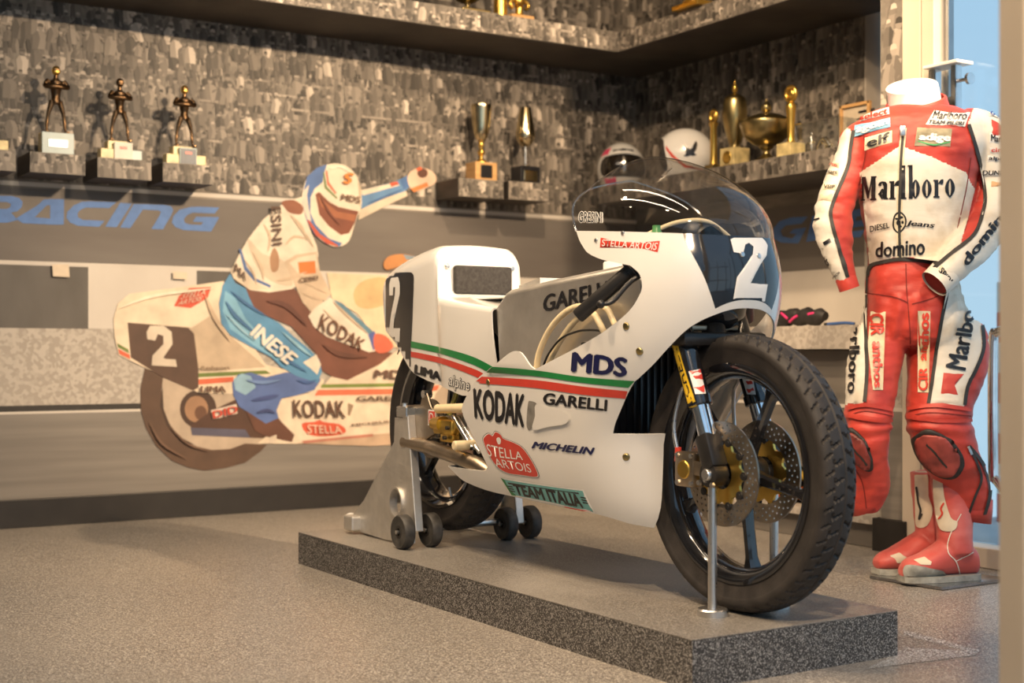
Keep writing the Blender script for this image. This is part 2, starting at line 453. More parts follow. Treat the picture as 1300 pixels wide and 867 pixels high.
wall_right = struct('wall_right', MB().box((WX + .06, (WY + 3.78) / 2, CEIL / 2), (.12, WY - 3.78, CEIL)), M['wall'])
sx_, sy_ = NB[0] - NA[0], NB[1] - NA[1]; ln_ = math.hypot(sx_, sy_)
wall_splay = slab('wall_splay', [NA, NB, (NB[0] - .02 * sy_ / ln_, NB[1] + .02 * sx_ / ln_), (NA[0] - .02 * sy_ / ln_, NA[1] + .02 * sx_ / ln_)], 0, CEIL, M['wall'])
# end pillar of the niche
pillar = struct('wall_pillar', MB().box((XG + .020, 3.09, CEIL / 2), (.06, .10, CEIL)), M['wall'])
struct('baseboard_back', MB().box(((WX - 2.95) / 2, WY - .012, .0515), (WX + 2.95, .022, .103), bev=.002), M['blackboard'])
struct('baseboard_pillar', MB().box((XG - .024, 3.085, .053), (.026, .135, .106), bev=.002), M['blackboard'])

# ---- printed bands of the mural, level all round the niche
def bands(parent, mapper, u0, u1, lst):
    for (z0, z1, mat, off) in lst:
        P = [mapper(u, z, off) for u, z in ((u0, z0), (u1, z0), (u1, z1), (u0, z1))]
        n = mapper(u0, z0, 0) - mapper(u0, z0, .001); n.normalize()
        part('printed_band', MB().prism(P, n * (off - .00005)), M[mat], parent)
mapB = lambda u, z, o: Vector((u, WY - o, z))
mapR = lambda u, z, o: Vector((WX - o, u, z))
mapP = lambda u, z, o: Vector((XG - .01 - o, u, z))
BL = [(1.245, CEIL - .01, 'crowd_ground', .0010), (.974, 1.245, 'band', .0014), (.731, .974, 'pale', .0010), (.446, .731, 'gravel', .0010),
      (.424, .446, 'curb', .0014), (.415, .424, 'pale', .0012), (.103, .415, 'track', .0010), (1.252, 1.268, 'pale', .0016), (.968, .977, 'pale', .0018)]
bands(wall_back, mapB, -2.9, WX, BL)
bands(wall_right, mapR, 3.785, WY, [(1.245, CEIL - .01, 'crowd_ground', .0010), (.974, 1.245, 'band', .0014), (.70, .974, 'pale', .0010)])
bands(pillar, mapP, 3.042, 3.138, [(1.245, CEIL - .01, 'crowd_ground', .0010), (.974, 1.245, 'band', .0014), (.731, .974, 'pale', .0010), (.464, .731, 'gravel', .0010), (.452, .464, 'pale', .0012), (.106, .452, 'track', .0010)])
# dark tarps among the pale ones
for (a, b, z0, z1) in ((-.2, 1.423, .734, .962), (1.845, 2.10, .80, .962), (2.9, 3.35, .74, .962)):
    part('printed_tarp', MB().prism([mapB(a, z0, .002), mapB(b, z0 - .004, .002), mapB(b, z1, .002), mapB(a, z1, .002)], (0, .0009, 0)), M['tarp'], wall_back)
for (a, b) in ((4.3, 4.5),):
    part('printed_tarp', MB().prism([mapR(u, z, .002) for u, z in ((a, .73), (b, .73), (b, .965), (a, .965))], (.0009, 0, 0)), M['tarp'], wall_right)

# ---- printed crowd
def crowd(name, parent, mapper, u0, u1, v0, v1, off=.0022, dens=1.0, dark=1.0, size=1.0):
    V = []; Fc = []; T = []; k = 0
    rng = random.Random(hash((round(u0, 3), round(v0, 3))) & 0xffff)
    def poly(pts, tone):
        nonlocal k
        k += 1; b = len(V); o = off + (k % 2500) * 1.3e-6
        for (u, v) in pts:
            V.append(mapper(min(max(u, u0), u1), min(max(v, v0), v1), o))
        Fc.append(tuple(range(b, b + len(pts)))); t = tone * dark
        T.extend([(t, t * .87, t * .73, 1)] * len(pts))
    row = .052 * size; v = v1 - .01
    while v > v0 - .02:
        # bench rows behind
        u = u0 + rng.random() * .1
        while u < u1:
            w = .03 + rng.random() * .13
            if rng.random() < .5:
                t = .12 + rng.random() * .3; h = .010 * size
                poly([(u, v + .02), (u + w, v + .02), (u + w, v + .02 + h), (u, v + .02 + h)], t)
                for q in range(int(w / .012)):
                    if rng.random() < .5: poly([(u + q * .012, v + .02), (u + q * .012 + .004, v + .02), (u + q * .012 + .004, v + .02 + h), (u + q * .012, v + .02 + h)], t * .6)
            u += w + .02
        u = u0 - rng.random() * .03
        while u < u1:
            s = size * (.75 + rng.random() * .75); y = v + (rng.random() - .5) * row * .8
            r0 = rng.random(); t = (.06 + rng.random() * .09) if r0 < .42 else (.14 + rng.random() * .17) if r0 < .88 else (.34 + rng.random() * .3)
            lean = (rng.random() - .5) * .012
            j = lambda m: (rng.random() - .5) * m * s
            sh = [(u - .014 * s + j(.008), y - .03 * s), (u + .014 * s + j(.008), y - .03 * s + j(.006)), (u + .017 * s + lean + j(.007), y + .008 * s + j(.008)), (u + .008 * s + lean, y + .020 * s + j(.005)), (u - .008 * s + lean, y + .020 * s + j(.005)), (u - .017 * s + lean + j(.007), y + .008 * s + j(.008))]
            poly(sh, t)
            poly([sh[0], (u + j(.006), y - .03 * s), (u + lean + j(.008), y + .0 * s), (u + lean - .004 * s, y + .018 * s), sh[4], sh[5]], t * (.45 + rng.random() * .35))
            st = .09 + rng.random() * .20
            if rng.random() < .8:      # bent arms
                at2 = t * (.8 + rng.random() * .5) if rng.random() < .5 else st
                for sd in (-1, 1):
                    sx, sy = u + sd * .014 * s + lean, y + .013 * s
                    ex, ey = sx + sd * (.004 + rng.random() * .012) * s, sy + (-.020 + rng.random() * .022) * s
                    hx, hy = ex + (rng.random() - .65) * sd * .022 * s, ey + (-.006 + rng.random() * .030) * s
                    w = .0032 * s
                    poly([(sx - w, sy), (sx + w, sy), (ex + w, ey), (ex - w, ey)], at2); poly([(ex - w, ey), (ex + w, ey), (hx + w * .7, hy + w), (hx - w * .7, hy + w)], st)
            if rng.random() < .6:
                tt = .03 + rng.random() * .16
                for sd in (-1, 1): poly([(u + sd * .002 * s, y - .03 * s), (u + sd * .013 * s, y - .03 * s), (u + sd * .015 * s + j(.008), y - .056 * s), (u + sd * .006 * s + j(.004), y - .056 * s)], tt)
            hx, hy = u + lean * 1.2 + j(.004), y + .029 * s
            poly([(hx + .0075 * s * math.cos(a * PI / 4), hy + .0095 * s * math.sin(a * PI / 4)) for a in range(8)], st)
            poly([(hx - .008 * s, hy + .002 * s + j(.003)), (hx + .008 * s, hy + .002 * s + j(.003)), (hx + .006 * s, hy + .010 * s), (hx, hy + .0125 * s), (hx - .006 * s, hy + .010 * s)], (.035 + rng.random() * .07) if rng.random() < .75 else .42)
            u += (.024 + rng.random() * .034) / dens * size
        v -= row
    o = add(name, V, Fc, M['crowd'], parent, False)
    ca = o.data.color_attributes.new('tone', 'FLOAT_COLOR', 'POINT'); ca.data.foreach_set('color', np.array(T, dtype=np.float32).ravel())
    o['kind'] = 'stuff'; return o
crowd('printed_crowd', wall_back, mapB, .95, WX - .002, 1.275, 1.98, .0022, 1.0)
crowd('printed_crowd', wall_back, mapB, .95, WX - .002, 1.98, 2.4, .0022, 1.0, 1.0, 1.15)
crowd('printed_crowd', wall_right, mapR, 3.785, WY - .002, 1.40, 2.4, .0022, .9, .75, 1.15)
crowd('printed_crowd', pillar, mapP, 3.042, 3.138, 1.25, 2.4, .0022, .8, 1.3, 1.3)

# ---- blue lettering on the dark band
M['print_blue'] = plain('print_blue_letter', (.085, .19, .46), .08, 40, rough=.6)
def wall_letters(polys, mapper, parent, mat, off=.0022, name='printed_letter'):
    for P in polys:
        if isinstance(P, tuple): V, T = fill(P[0], None, P[1])
        else: V, T = fill(P)
        pts = [mapper(u, v, off) for u, v in V]; n = mapper(0, 0, 0) - mapper(0, 0, .001); n.normalize()
        o = add(name, pts, T, mat, parent, False); solid(o, .0006, 0)
def pxB(pts): return [(lambda p: (p.x, p.z))(on_y(x, y, WY)) for x, y in pts]
def zz(pts):   # crop (0,150)-(300,350) at 4.333x
    return pxB([(x / 4.333, 150 + y / 4.333) for x, y in pts])
wall_letters([
    (zz([(-60, 425), (60, 428), (105, 440), (124, 462), (118, 490), (95, 512), (60, 520), (96, 560), (40, 575), (0, 575), (-60, 570)]), [zz([(-40, 460), (40, 462), (60, 472), (56, 490), (36, 500), (-40, 498)])]),
    (zz([(85, 553), (205, 480), (240, 448), (275, 445), (352, 446), (350, 586), (300, 586), (125, 578)]), [zz([(190, 545), (275, 552), (276, 480), (258, 478)])]),
    zz([(640, 462), (600, 495), (470, 492), (440, 505), (425, 525), (428, 545), (455, 560), (575, 565), (545, 598), (430, 592), (385, 575), (364, 548), (370, 515), (405, 480), (450, 460), (500, 458)]),
    zz([(660, 466), (725, 470), (640, 600), (578, 597)]),
    zz([(735, 472), (900, 477), (940, 485), (952, 505), (940, 535), (895, 612), (832, 610), (880, 530), (884, 515), (870, 507), (785, 503), (715, 605), (660, 602)]),
    zz([(1205, 492), (1180, 525), (1060, 520), (1030, 532), (1010, 555), (1015, 575), (1040, 585), (1105, 588), (1118, 572), (1060, 570), (1078, 542), (1205, 545), (1160, 624), (1010, 616), (965, 600), (944, 575), (952, 540), (985, 505), (1040, 490), (1090, 487)]),
], mapB, wall_back, M['print_blue'])
def pxR(pts): return [(lambda p: (p.y, p.z))(on_x(x, y, WX)) for x, y in pts]
GL = [(1026, 275), (1018, 284), (998, 286), (991, 293), (994, 300), (1006, 303), (1012, 297), (1003, 296), (1008, 291), (1024, 289), (1014, 309), (992, 308), (982, 302), (981, 292), (990, 281), (1005, 276)]
RL = [(1032, 274), (1062, 270), (1070, 274), (1066, 286), (1056, 290), (1064, 302), (1052, 303), (1044, 292), (1038, 305), (1024, 307)]
EL = [(1082, 267), (1108, 263), (1103, 273), (1088, 275), (1086, 281), (1102, 279), (1098, 287), (1083, 289), (1081, 294), (1098, 292), (1093, 301), (1066, 303)]
wall_letters([pxR(GL), pxR(RL), pxR(EL)], mapR, wall_right, M['print_blue'])

# ---- upper shelf, two runs
M['shelf_print'] = M['crowd_ground']
SD = .42
def shelf(name, c, d):
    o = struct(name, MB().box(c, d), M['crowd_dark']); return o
def run(xf, y1, z0, z1): return [(xf, 3.145), (xf, y1), (WX - .002, y1), (WX - .002, 3.145 + (WX - xf) / 1.085 + .03 * 0 + (xf - XG - .05) / 1.085 + .01), (xf, 3.145 + max(0, (xf - XG - .05) / 1.085) + .01)][1:] + []
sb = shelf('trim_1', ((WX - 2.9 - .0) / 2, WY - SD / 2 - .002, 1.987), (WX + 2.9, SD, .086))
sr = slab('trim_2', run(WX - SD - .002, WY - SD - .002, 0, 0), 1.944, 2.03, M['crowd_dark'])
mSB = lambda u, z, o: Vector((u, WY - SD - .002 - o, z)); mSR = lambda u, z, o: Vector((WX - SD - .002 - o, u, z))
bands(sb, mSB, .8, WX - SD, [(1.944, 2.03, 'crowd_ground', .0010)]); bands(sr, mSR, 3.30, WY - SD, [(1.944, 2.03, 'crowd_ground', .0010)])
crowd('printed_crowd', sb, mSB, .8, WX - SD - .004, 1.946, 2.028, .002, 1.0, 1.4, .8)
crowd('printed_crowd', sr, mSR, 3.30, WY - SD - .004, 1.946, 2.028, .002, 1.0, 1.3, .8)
# ---- lower shelf on the niche wall
SH2 = (1.300, 1.376)
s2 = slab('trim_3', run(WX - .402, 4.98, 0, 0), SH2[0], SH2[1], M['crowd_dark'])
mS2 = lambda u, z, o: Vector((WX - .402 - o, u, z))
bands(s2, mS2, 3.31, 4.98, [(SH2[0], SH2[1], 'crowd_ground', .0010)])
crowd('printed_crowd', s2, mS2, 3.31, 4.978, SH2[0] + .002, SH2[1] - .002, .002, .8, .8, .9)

# ---- low cabinet in the niche
M['cab'] = streaks('cabinet_grey_print', (.11, .10, .09), (.19, .172, .15), 1.2, 20)
M['cabin'] = plain('cabinet_inside', (.03, .026, .022), .2, rough=.7)
cb = empty('display_counter', (3.7, 4.15, 0), 0, 'long grey printed low counter with open bottom slot in the wall niche', 'counter')
Y0, Y1 = 3.145, 5.232
def cpart(n, c, d, m, bev=.002): return MB().box(c, d, bev=bev).build(n, M[m], cb, False, 'W')
def cslab(n, xf, z0, z1, m, y1=5.232):
    P = [(xf, Y0), (xf, y1), (WX - .004, y1), (WX - .004, 3.16 + (WX - XG - .05) / 1.085), (XG + .055, 3.16)]
    return MB().prism([(x, y, z0) for x, y in P], (0, 0, z1 - z0)).build(n, M[m], cb, False, 'W')
cslab('counter_top', 3.395, .653, .733, 'gravel')
cpart('front_panel', (3.46, (Y0 + Y1) / 2, .445), (.02, Y1 - Y0, .41), 'cab')
cpart('printed_stripe', (3.4485, (Y0 + Y1) / 2, .460), (.002, Y1 - Y0, .012), 'pale', 0)
cpart('side_panel', (3.72, Y1 - .01, .40), (.54, .02, .50), 'cab')
cslab('bottom_board', 3.385, .082, .107, 'gravel')
cpart('back_panel', (WX - .02, (3.75 + Y1) / 2, .38), (.02, Y1 - 3.75 - .04, .54), 'cabin')
cpart('plinth', (3.43, (Y0 + Y1) / 2, .041), (.03, Y1 - Y0, .08), 'cab')
cslab('slot_shelf', 3.472, .240, .252, 'cabin', 5.20)

# ---- glazing
M['greyal'] = metal('grey_profile', (.45, .46, .47), .35)
gl = struct('window_1', MB().box((XG + .006, 0.9, 1.45), (.008, 3.96, 2.76)), M['glass'])
struct('trim_4', MB().box((XG + .01, 3.0, CEIL / 2), (.07, .075, CEIL - .002), bev=.003), M['beige'])
struct('trim_5', MB().box((XG + .005, 2.935, CEIL / 2), (.06, .05, CEIL - .002), bev=.003), M['beige'])
struct('trim_6', MB().box((XG + .0, 2.968, CEIL / 2), (.03, .014, CEIL - .002)), M['greyal'])
struct('trim_7', MB().box((XG + .005, .9, .031), (.085, 4.02, .06), bev=.003), M['beige'])
struct('trim_8', MB().box((XG + .015, .9, CEIL - .04), (.07, 4.02, .078), bev=.003), M['beige'])
struct('trim_9', MB().box((XG + .03, 2.63, 1.45), (.028, .022, 2.76), bev=.003), M['greyal'])
struct('trim_10', MB().box((XG + .03, 2.895, 1.45), (.024, .012, 2.76)), M['greyal'])
# mullions of the long shop front behind the camera and of the side glazing
tn = 12
for x in (-2.95, -1.75, -.55, .65, 1.85, 3.05):
    struct('trim_%d' % tn, MB().box((x, -3.04, CEIL / 2), (.09, .08, CEIL - .004)), M['greyal']); tn += 1
for z in (.05, 1.05, 2.25): struct('trim_%d' % tn, MB().box((.2, -3.04, z), (6.5, .06, .07)), M['greyal']); tn += 1
for y in (1.45, .25, -.95, -2.15): struct('trim_%d' % tn, MB().box((XG + .02, y, 1.45), (.06, .07, 2.76)), M['greyal']); tn += 1
p0 = at_depth(1283, 400, 1.75); p0.z = 0
cz = p0 + _r * .06
pm = Matrix.Translation((cz.x, cz.y, CEIL / 2)) @ Matrix.Rotation(-YAW, 4, 'Z')
struct('trim_11', MB().box((0, 0, 0), (.12, .09, CEIL - .004), M=pm, bev=.004), M['beige'])
# pull handle of the glass door
hh = empty('pull_handle', (XG, 2.62, 1.0), 0, 'bent chrome tube pull handle on the glass door', 'door handle')
a = on_x(1261, 445, XG - .05); a2 = on_x(1267, 560, XG - .05)
yk = a.y
MB().tube(spline([(XG - .008, yk - .075, .70), (XG - .03, yk - .075, .705), (XG - .05, yk - .06, .705), (XG - .05, yk - .015, .70), (XG - .05, yk, .66), (XG - .05, yk, .30), (XG - .05, yk - .012, .27), (XG - .05, yk - .04, .24), (XG - .03, yk - .05, .22), (XG - .008, yk - .05, .21)], 6), .015, 14).build('tube', M['chrome'], hh, True, 'W')
for z in (.70, .21): MB().cyl((XG - .004, yk - (.075 if z > .5 else .05), z), (XG + .0015, yk - (.075 if z > .5 else .05), z), .022).build('rosette', M['chrome'], hh, True, 'W')
# red and white post outside
po = empty('bollard', (5.0, 3.35, -.04), 0, 'red and white striped post on the paving outside the glass', 'post')
q = on_x(1282, 600, 4.6); po.location = (q.x, q.y, -.04)
for i in range(8):
    MB().cyl((0, 0, .12 * i), (0, 0, .12 * (i + 1)), .05, n=16).build('stripe', M['print_red'] if i % 2 == 0 else M['print_white'], po)

# ---- platform
platform = empty('display_platform', (1.97, 2.957, 0), 0, 'low speckled black granulate plinth under the racing motorcycle', 'platform')
PX0, PX1, PY0, PY1, ZP = 1.69, 2.251, 2.032, 3.888, .096
MB().box(((PX0 + PX1) / 2, (PY0 + PY1) / 2, ZP / 2 - .001), (PX1 - PX0, PY1 - PY0, ZP - .002)).build('board', M['slab'], platform, False, 'W')
MB().box(((PX0 + PX1) / 2, (PY0 + PY1) / 2, ZP - .0015), (PX1 - PX0, PY1 - PY0, .003)).build('top_sheet', M['slabtop'], platform, False, 'W')
# sunlight patches painted as pale speckled sheets on the floor beside the platform
M['sunlit'] = speckle('sunlight_speckle', (.17, .152, .135), (.72, .71, .69), (.36, .34, .31), 380, .4, thr=.45, patch=.5)
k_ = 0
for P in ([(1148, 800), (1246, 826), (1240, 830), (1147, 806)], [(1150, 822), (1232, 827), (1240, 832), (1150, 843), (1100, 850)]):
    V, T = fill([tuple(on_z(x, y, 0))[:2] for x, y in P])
    o = add('sunlight_patch', [(x, y, .0006 + .0004 * k_) for x, y in V], T, M['sunlit'], floor, False); k_ += 1
# ================================================================== racing motorcycle
# own frame: x forward (0 = rear axle), y left, z up from the platform
BX, BY = 1.97, 3.45
bike = empty('racing_motorcycle', (BX, BY, ZP), -PI / 2, 'white racing motorcycle with green and red stripes and bubble windscreen on the plinth', 'motorcycle')
WBK = wm(bike); IBK = WBK.inverted()
def bk(x, y, yb):
    """picture point -> bike frame, at lateral offset yb"""
    return IBK @ on_x(x, y, BX + yb)
def tabf(pts):
    P = spline(pts, 12); xs = [p[0] for p in P]; ys = [p[1] for p in P]
    return lambda v: float(np.interp(v, xs, ys))
fW = tabf([(.10, .075), (.14, .108), (.18, .135), (.23, .158), (.30, .178), (.40, .196), (.50, .208), (.60, .215), (.70, .216), (.80, .205)])
fXF = tabf([(.10, 1.0), (.14, 1.03), (.2, 1.055), (.3, 1.06), (.37, 1.068), (.45, 1.13), (.51, 1.19), (.57, 1.235), (.63, 1.26), (.69, 1.27), (.75, 1.266), (.8, 1.25)])
fX0 = tabf([(.10, .84), (.3, .86), (.37, .88), (.5, .93), (.6, .95), (.8, .95)])
PA = .35; EXN = 2.4; ZS = .80; CW = .18
def warp(x, z):
    k = min(max((z - .62) / .18, 0), 1); k = k * k * (3 - 2 * k)
    return z + k * float(np.interp(x, [.85, 1.25], [.024, -.008]))
def S(p, z):
    """fairing skin: p = distance-like coordinate from the nose (right side positive), z height; above ZS the bubble"""
    sg = -1 if p >= 0 else 1; q = abs(p)
    if z <= ZS: w, x0, xf, zo = fW(z), fX0(z), fXF(z), z; rad = 1
    else:
        ph = (z - ZS) / .2 * PI / 2; rad = max(math.cos(ph), 0) ** 1.22; w, x0, xf = fW(ZS), fX0(ZS), fXF(ZS)
        zo = ZS + CW * max(math.sin(ph), 0)
    if q < PA:
        th = q / PA * PI / 2; x = x0 + (xf - x0) * max(math.cos(th), 0) ** (2 / EXN) * rad; y = w * math.sin(th) ** (2 / EXN) * rad
    else:
        d = q - PA; x = x0 - d; y = w * rad
        if z > ZS: zo = ZS + (zo - ZS) * (1 - .30 * min(d / .09, 1.2) ** 1.6)
        elif z < .5: y *= 1 - .10 * min(d / .6, 1) ** 2
    return Vector((x, sg * y, warp(x, zo)))
# probe skin for tracing outlines
gp = [PA * i / 40 for i in range(41)] + [PA + .9 * i / 60 for i in range(1, 61)]
gz = [.10 + .70 * i / 60 for i in range(61)]
GV = [WBK @ S(p, z) for z in gz for p in gp]; GP = [(p, z) for z in gz for p in gp]
npz = len(gp); GF = []
for j in range(60):
    for i in range(npz - 1):
        a = j * npz + i; GF += [(a, a + 1, a + npz + 1), (a, a + npz + 1, a + npz)]
gbvh = BVHTree.FromPolygons(GV, GF)
from mathutils.interpolate import poly_3d_calc
def skin(x, y):
    h = gbvh.ray_cast(EYE, ray(x, y).normalized())
    if h[0] is None: h = gbvh.find_nearest(at_depth(x, y, 3.1))
    f = GF[h[2]]; w = poly_3d_calc([GV[i] for i in f], h[0])
    return (sum(w[k] * GP[f[k]][0] for k in range(3)), sum(w[k] * GP[f[k]][1] for k in range(3)))
def p_at_y(yv, z):
    w = fW(z); return PA * 2 / PI * math.asin(min(1, (yv / w)) ** (EXN / 2))
def smooth_px(pts, k=5): return [skin(x, y) for x, y in spline(pts, k)]
seam_px = [(868, 303), (880, 325), (893, 350), (903, 376), (908, 392)]
seam = smooth_px(seam_px); seam[0] = (seam[0][0], ZS)
p_rear = PA + (fX0(ZS) - .926)
top = [(p_rear + (seam[0][0] - p_rear) * t, ZS) for t in np.linspace(0, 1, 14)][:-1]
zc1, zc0 = .658, .640
chin = [(seam[-1][0] * (1 - t), seam[-1][1] + (zc1 - seam[-1][1]) * (1 - (1 - t) ** 2)) for t in np.linspace(0, 1, 8)[1:]]
arch = smooth_px([(909, 399), (890, 407), (870, 420), (849, 441), (829, 463), (810, 481)])
lip = [(arch[0][0] * t, zc0 + (arch[0][1] - zc0) * t * t) for t in np.linspace(0, 1, 8)[:-1]]
front = smooth_px([(806, 484), (797, 500), (788, 521), (781, 538), (778, 551)])
zd = front[-1][1]
duct = [(front[-1][0] + (p_at_y(.06, zd) - front[-1][0]) * t, zd) for t in np.linspace(0, 1, 12)[1:]]
nose = [(p_at_y(.06, z), z) for z in np.linspace(zd, .155, 10)[1:]]
belly = smooth_px([(800, 665), (755, 652), (700, 641), (650, 630), (620, 623), (596, 614), (584, 607), (569, 592)])
spike = smooth_px([(569, 592), (584, 594.5), (608, 597.5), (617, 597)])[1:]
rearl = smooth_px([(619, 592), (611, 575), (596, 545), (587, 524), (588, 512), (599, 491), (608, 479), (629, 462.5)])
bump = smooth_px([(629, 462.5), (647, 448), (657, 446), (664, 451), (672, 463), (679, 469)])[1:]
knee = smooth_px([(679, 469), (747, 433), (780, 411), (801, 392), (813, 372), (815, 360), (811, 347), (800, 337)])[1:]
lobe = smooth_px([(800, 337), (780, 333), (760, 328), (744, 319), (735, 304)])[1:]
side_poly = top + seam + chin + lip + arch + front + duct + nose + belly + spike + rearl + bump + knee + lobe
def clean(poly, eps=1e-4):
    out = []
    for p in poly:
        if not out or math.hypot(p[0] - out[-1][0], p[1] - out[-1][1]) > eps: out.append(p)
    return out
side_poly = clean(side_poly)
V2, T2 = fill(side_poly, .016)
def skin_mesh(V2, T2, both=True, lift=0.0):
    V = []; F_ = []
    for sgn in ((1, -1) if both else (1,)):
        b = len(V)
        for (p, z) in V2:
            a = S(sgn * max(p, 1e-5), z)
            if lift:
                e_ = 1e-3; n = (S(sgn * (max(p, 1e-5) + e_), z) - a).cross(S(sgn * max(p, 1e-5), min(z + e_, .999)) - a)
                n.normalize()
                if n.y * a.y < 0 and abs(n.y) > .3 or (abs(n.y) <= .3 and n.x < 0): n = -n
                a = a + n * lift
            V.append(a)
        for t in T2: F_.append(tuple(b + i for i in t))
    return V, F_
def outward(o):
    me = o.data; bm = bmesh.new(); bm.from_mesh(me)
    bmesh.ops.remove_doubles(bm, verts=bm.verts, dist=2e-5)
    for f in bm.faces:
        c = f.calc_center_median(); ref = Vector((max(0, c.x - .85), c.y, 0))
        if f.normal.dot(ref) < 0: f.normal_flip()
    bm.to_mesh(me); bm.free()
    me.polygons.foreach_set('use_smooth', [True] * len(me.polygons)); return o
V, F_ = skin_mesh(V2, T2)
fairing = outward(add('fairing', V, F_, M['white'], bike, True, angle=180)); solid(fairing, .004, -1, True)
# black number panel on the nose
pan = clean([(q[0], q[1]) for q in seam] + chin)
half = pan + [(-p, z) for p, z in reversed(pan[:-1])]
half = half + [(seam[0][0] * t, ZS) for t in np.linspace(-1, 1, 20)[1:-1]]
PV, PT = fill(clean(half), .014)
panel = outward(add('number_panel', [S(p, z) for p, z in PV], PT, M['black'], bike, True, angle=180)); solid(panel, .004, -1, True)
# windscreen bubble
rx = tabf([(0, .926), (.25, .888), (.5, .868), (.75, .858), (1, .86)])
nv, nu = 26, 60; V = []; F_ = []
for j in range(nv + 1):
    t = j / nv; z = ZS + .2 * t; pr = PA + (fX0(ZS) - rx(t))
    us = [pr + (0 - pr) * (i / nu) for i in range(nu + 1)]
    us = us + [-u for u in reversed(us[:-1])]
    for u in us:
        V.append(S(u if abs(u) > 1e-6 else 1e-6, min(z, ZS + .1999)))
n_ = 2 * nu + 1
for j in range(nv):
    for i in range(n_ - 1): a = j * n_ + i; F_.append((a, a + 1, a + n_ + 1, a + n_))
screen = outward(add('windscreen', V, F_, M['screen'], bike, True, angle=180))
for f in screen.data.polygons: pass
# clear rolled rim along the screen's free edge
rim_pts = []
for j in range(nv + 1): rim_pts.append(V[j * n_])
for j in range(nv, -1, -1): rim_pts.append(V[j * n_ + n_ - 1])
MB().tube(rim_pts, .0022, 8).build('edge_bead', clear('screen_edge', (.9, .88, .84), .1, .3), screen)
# belly floor between the two bottom edges
bl = [S(p, z) for p, z in belly]
bmb = MB(); Vb = [Vector((a.x, a.y, a.z + .002)) for a in bl] + [Vector((a.x, -a.y, a.z + .002)) for a in bl]; nb = len(bl)
bmb.put(Vb, [(i, i + 1, nb + i + 1, nb + i) for i in range(nb - 1)]); bmb.build('belly_floor', M['white'], bike)

fb = bvh_of(fairing); pb = bvh_of(panel)
# ---- stripes
def strip(px_top, px_bot, mat, bvh, parent, name='stripe', off=.0012):
    a = spline(px_top, 8); b = spline(px_bot, 8)
    V = []; Fc = []; m = 4
    for p, q in zip(a, b):
        for k in range(m + 1): V.append((p[0] + (q[0] - p[0]) * k / m, p[1] + (q[1] - p[1]) * k / m))
    for i in range(len(a) - 1):
        for k in range(m): c = i * (m + 1) + k; Fc.append((c, c + 1, c + m + 2, c + m + 1))
    return onto(name, V, Fc, bvh, mat, parent, off)
strip([(625.5, 465.5), (680, 470), (740, 478.5), (806, 483.5)], [(617.5, 472.5), (680, 477.5), (740, 486), (798, 492)], M['print_green'], fb, fairing)
strip([(612, 478), (680, 482.5), (740, 490.5), (797, 496.5)], [(602, 486), (680, 492.5), (740, 501), (794, 506)], M['print_red'], fb, fairing)
# ---- lettering and badges on the fairing (quads: bottom-left, bottom-right, top-right, top-left)
L_ = lambda s, q, m, **k: letters_on('sponsor_lettering', s, q, k.pop('bvh', fb), M[m], k.pop('parent', fairing), **k)
L_('MDS', [(725, 472), (796, 479), (798, 454), (727, 446)], 'print_navy', bold=.055)
L_('KODAK', [(603, 531), (666, 543), (668, 500), (601, 492)], 'print_black', bold=.05)
L_('GARELLI', [(689, 513), (771, 522), (772, 507), (691, 498)], 'print_black', bold=.04)
L_('MICHELIN', [(675, 569), (754, 577.5), (756, 568), (677, 560)], 'print_navy', bold=.05, shear=.2)
# oval-shouldered red badge
def badge(poly, mat, name='badge', off=.0011, bvh=None, parent=None): return shape_on(name, poly, bvh or fb, mat, parent or fairing, off, 6)
bd = spline([(615, 556), (621, 551), (626, 553.5), (629, 549), (633, 549.5), (637, 553), (640, 557), (655, 563), (665, 570), (676, 586), (683, 601), (680, 605), (665, 603), (645, 600), (632, 592), (622, 578), (615.5, 563)], 4, True)
cxb, cyb = 648, 578
badge([(cxb + (x - cxb) * 1.05, cyb + (y - cyb) * 1.06) for x, y in bd], M['print_black'], off=.0009)
badge([(cxb + (x - cxb) * 1.03, cyb + (y - cyb) * 1.04) for x, y in bd], M['print_white'], off=.0012)
badge(bd, M['print_red'], off=.0015)
L_('STELLA', [(620, 579), (665, 584), (663, 574), (618, 563)], 'print_white', bold=.0, off=.0019)
L_('ARTOIS', [(631, 592), (676, 600), (673, 589), (627, 581)], 'print_white', bold=.0, off=.0019)
badge(spline([(631, 557), (634, 555), (636.5, 558), (636, 563), (633, 563.5)], 4, True), M['print_white'], off=.0018)
# teal strip
badge([(636, 606), (741, 621), (756, 652), (649, 629)], M['print_white'], off=.0009)
badge([(637.5, 608), (740, 623), (754, 650), (650, 627.5)], M['print_teal'], off=.0012)
badge([(636, 606), (640.5, 608.6), (656, 629), (650, 628.5)], M['print_green'], off=.0014)
badge([(718, 644), (756, 652.3), (754, 649.4), (716, 642.4)], M['print_red'], off=.0014)
L_('TEAM ITALIA', [(656, 627.5), (742, 645), (735, 627), (651, 614)], 'print_black', bold=.05, off=.0018)
for q in ([(645, 612), (735, 625), (736, 627), (646, 614)], ): badge(q, M['print_black'], off=.0017)
for k in range(3):
    badge([(644 + k * 2, 616 + k * 3), (651 + k * 1.5, 617 + k * 3), (652 + k * 1.5, 618.6 + k * 3), (645 + k * 2, 617.6 + k * 3)], M['print_black'], off=.0017)
    badge([(737 + k * 1.5, 630 + k * 3.4), (744 + k * 1.5, 631.2 + k * 3.4), (744.6 + k * 1.5, 632.8 + k * 3.4), (738 + k * 1.5, 631.6 + k * 3.4)], M['print_black'], off=.0017)
